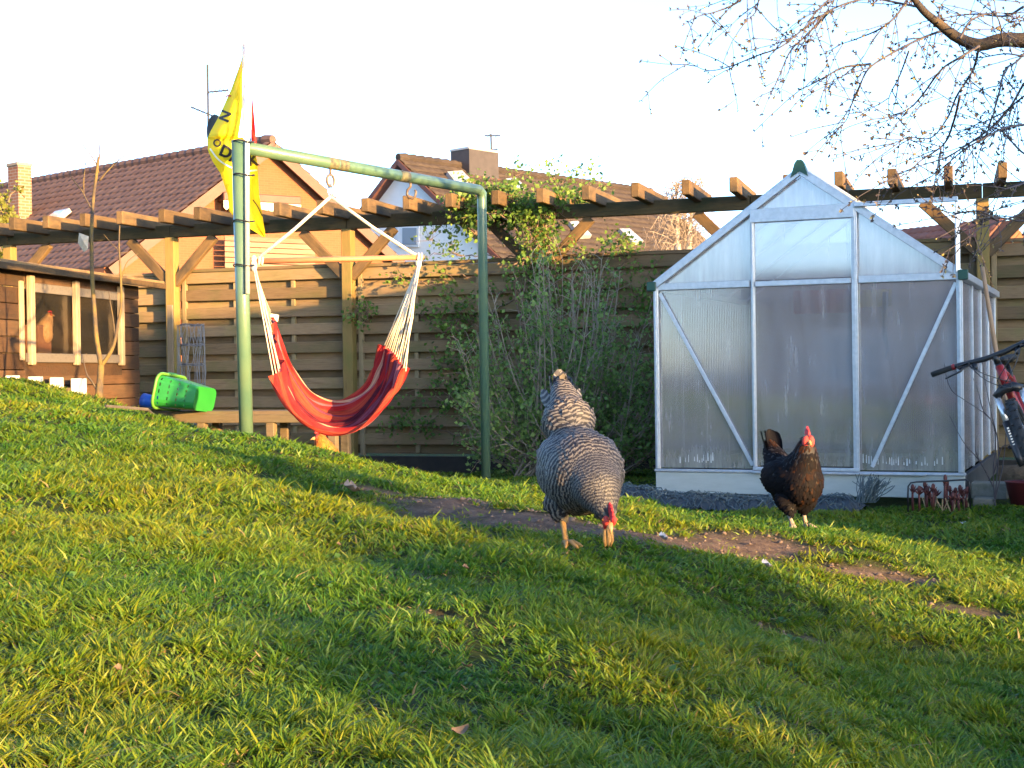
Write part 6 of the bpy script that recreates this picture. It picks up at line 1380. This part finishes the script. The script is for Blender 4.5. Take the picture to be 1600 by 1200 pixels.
# thorny young shoots beside the bicycle
sh=thing('bare_shrub','thin bare arching shrub shoots in front of the greenhouse corner','shrub',at(1545,790,8.3)); b=MB()
for pts in ([(1555,790),(1552,740),(1556,690),(1548,655),(1515,630),(1487,610),(1477,580),(1476,568)],[(1555,780),(1560,700),(1550,650),(1540,600),(1533,560)],[(1552,760),(1530,720),(1505,690),(1484,650)],[(1555,780),(1568,720),(1572,640),(1560,560)],[(1548,655),(1536,640),(1528,610),(1520,590)],[(1553,740),(1565,700),(1580,690),(1590,640)],[(1530,720),(1524,700),(1527,680)]):
    b.tube(crv([at(x,y,8.15) for x,y in pts],22),[.0042-.0028*i/21 for i in range(22)],4)
o=b.build('stems',mTWIG,sh); 
# ================================================================ SMALL THINGS ON THE LAWN
mDL=M('dry_brown_leaf',(.17,.11,.065),(.11,.07,.04),30,.8); mFEA=M('white_feather',(.30,.30,.32),None,1,.8)
def dleaf(px,py,s,label,mat=mDL,name='dry_leaf',cat='leaf',grp='dry leaves on the lawn',lift=.035):
    p=gnd(px,py)+V(0,0,lift); a=random.uniform(0,PI); u=V(math.cos(a),math.sin(a)*.6,.12).normalized(); w=V(-u.y,u.x,.35).normalized(); b=MB(); vs=[]
    for i in range(6):
        t=i/5; wd=s*.38*math.sin(PI*(.08+.86*t))
        for q in(-1,0,1): vs.append(p+u*s*(t-.5)+w*wd*q+V(0,0,.35*s*abs(q)*.4+.22*s*(t-.5)**2*4))
    b.add(vs,[(i*3+j,i*3+j+1,(i+1)*3+j+1,(i+1)*3+j) for i in range(5) for j in range(2)]); o=b.build(name,mat,None,True); tag(o,label,cat,grp); return o
dleaf(551,783,.095,'large curled pale brown leaf in the grass left of the barred hen',M('pale_curled_leaf',(.30,.20,.14),(.20,.13,.085),30,.7))
for x,y,l in((530,870,'small dry leaf in lit grass below the large curled leaf'),(728,905,'small dry leaf in the grass between the barred hen and the lower edge'),(720,1177,'crumpled dry leaf at the bottom edge below the barred hen'),(185,1075,'larger dry leaf low on the slope near the left bottom corner'),(730,1065,'reddish dry leaf in the shaded grass well below the barred hen'),): dleaf(x,y,random.uniform(.020,.032),l,lift=.03)
dleaf(1199,903,.05,'white downy feather on the dark grass below the black hen',mFEA,'feather','feather',None); dleaf(1037,858,.045,'pale feather on the grass right of the barred hen',mFEA,'feather','feather',None); dleaf(1505,824,.03,'tiny white feather on the lawn before the red shoots',mFEA,'feather','feather',None,.02)
# ================================================================ BEYOND THE FRAME: what shades the lawn and shows in the panes
PQ=V(-SAZ.y,SAZ.x,0); PQ = PQ if PQ.y>0 else -PQ
def aq(a,q,z): w_=SAZ*a+PQ*q; return V(w_.x,w_.y,z)
mHEDGE=leafmat('hedge_leaf',[(0,(.020,.045,.010)),(.5,(.045,.085,.018)),(1,(.09,.12,.03))],.25)
def shrub(name,label,a,q,hw,top,n,cat='shrub',bot=-.85,dep=.45,grp=None):
    c=aq(a,q,0); t=thing(name,label,cat,V(c.x,c.y,-.85),grp); P,D,S_,T_=[],[],[],[]; b=MB()
    for k in range(14):
        e_=aq(a+random.uniform(-dep,dep)*.5,q+random.uniform(-hw,hw)*.6,random.uniform(.4,.95)*(top+.85)-.85); b.tube(crv([V(c.x,c.y,-.9),lerp(V(c.x,c.y,-.9),e_,.5)+rv()*.05,e_],6),[.03,.026,.02,.014,.01,.006],5)
    b.build('stems',mBARK,t)
    while len(P)<n:
        x,y,z=rng.uniform(-1,1,3)
        if abs(x)**2.6+abs(y)**2.6+max(0,z)**2.6>1: continue
        zz=-.85+(top+.85)*(z+1)/2; w_=aq(a+y*dep,q+x*hw,zz); P.append(tuple(w_)); D.append(tuple(rv())); S_.append(.085*random.uniform(.6,1.3)); T_.append(random.random())
    o=link('foliage',leaf_mesh('foliage',P,D,S_,mHEDGE,T_,.75),t); o['kind']='stuff'; return t
SHRUBS=[(9.6,-3.8,.9,.15),(9.8,-2.3,.9,.25),(9.7,-.9,.8,.30),(9.9,.4,.60,.42),(9.7,1.80,.36,.84),(9.9,2.65,.50,1.0),(9.8,3.42,.42,1.34)]  # unseen shrubs, their tops sized to throw dark bands across the lawn
SHL=['lowest clipped shrub at the far end of the border behind the viewer','second lowest clipped shrub next to the lowest in the border','wide knee high shrub in the middle of the border behind the viewer','waist high shrub just right of the middle of the border','broad leafy shrub third from the garage in the border','dense leafy shrub second from the garage in the border','tallest leafy shrub of the border standing nearest the garage']
for k,(a,q,hw,top) in enumerate(SHRUBS): shrub('garden_shrub',SHL[k],a,q,hw,top,2600,'shrub',grp='shrubs in the border behind the viewer')
# garage added unseen so its roof line shades the fence and greenhouse
ga=thing('garage','plain rendered garage to the right behind the viewer','garage',aq(11.5,9.5,-.85))
q0,q1,gt=5.95,15.0,2.92
m=MB(); m.box(aq(12,(q0+q1)/2,(gt-.85)/2),(2.0,(q1-q0)/2,(gt+.85)/2-.02),(SAZ,PQ,V(0,0,1)),0,.02); m.build('wall',M('garage_render',(.36,.30,.24),(.30,.25,.20),3,.9),ga)
m=MB(); m.box(aq(12,(q0+q1)/2,gt),(2.12,(q1-q0)/2+.04,.06),(SAZ,PQ,V(0,0,1)),0,.01); m.build('roof',mBARGE,ga)
# unseen house added and kept low for its reflection in the panes
dh=thing('rear_house','brick house with a dark roof standing behind the viewer','house',V(-9,-11,-.85)); hx=V(.84,-.54,0); hy=V(.54,.84,0)
m=MB(); uvbox(m,V(-9,-11,.25),(4.6,3.0,1.1),(hx,hy,V(0,0,1))); m.build('wall',brickmat('rear_brick',(.20,.11,.07),(.25,.14,.09),(.3,.26,.22)),dh)
c=V(-9,-11,1.35); rv_=[c+hx*5*s+hy*3.4*t_+V(0,0,0) for s in(-1,1) for t_ in(-1,1)]+[c+hx*5*s+V(0,0,.8) for s in(-1,1)]
m=MB(); m.add(rv_,[(0,2,5,4),(1,4,5,3),(0,4,1),(2,3,5),(0,1,3,2)]); m.build('roof',mTILE1,dh)
for s in(-2.6,0,2.4):
    m=MB(); m.box(V(-9,-11,.2)+hx*s+hy*3.01,(.6,.03,.55),(hx,hy,V(0,0,1)),0,.01); w=m.build('window',mFRAME,dh); m=MB(); m.box(V(-9,-11,.2)+hx*s+hy*3.045,(.52,.012,.47),(hx,hy,V(0,0,1))); m.build('pane',mGLASS,w)
print('objects',len(bpy.data.objects),'tris ~',sum(len(o.data.polygons) for o in bpy.data.objects if o.type=='MESH'))
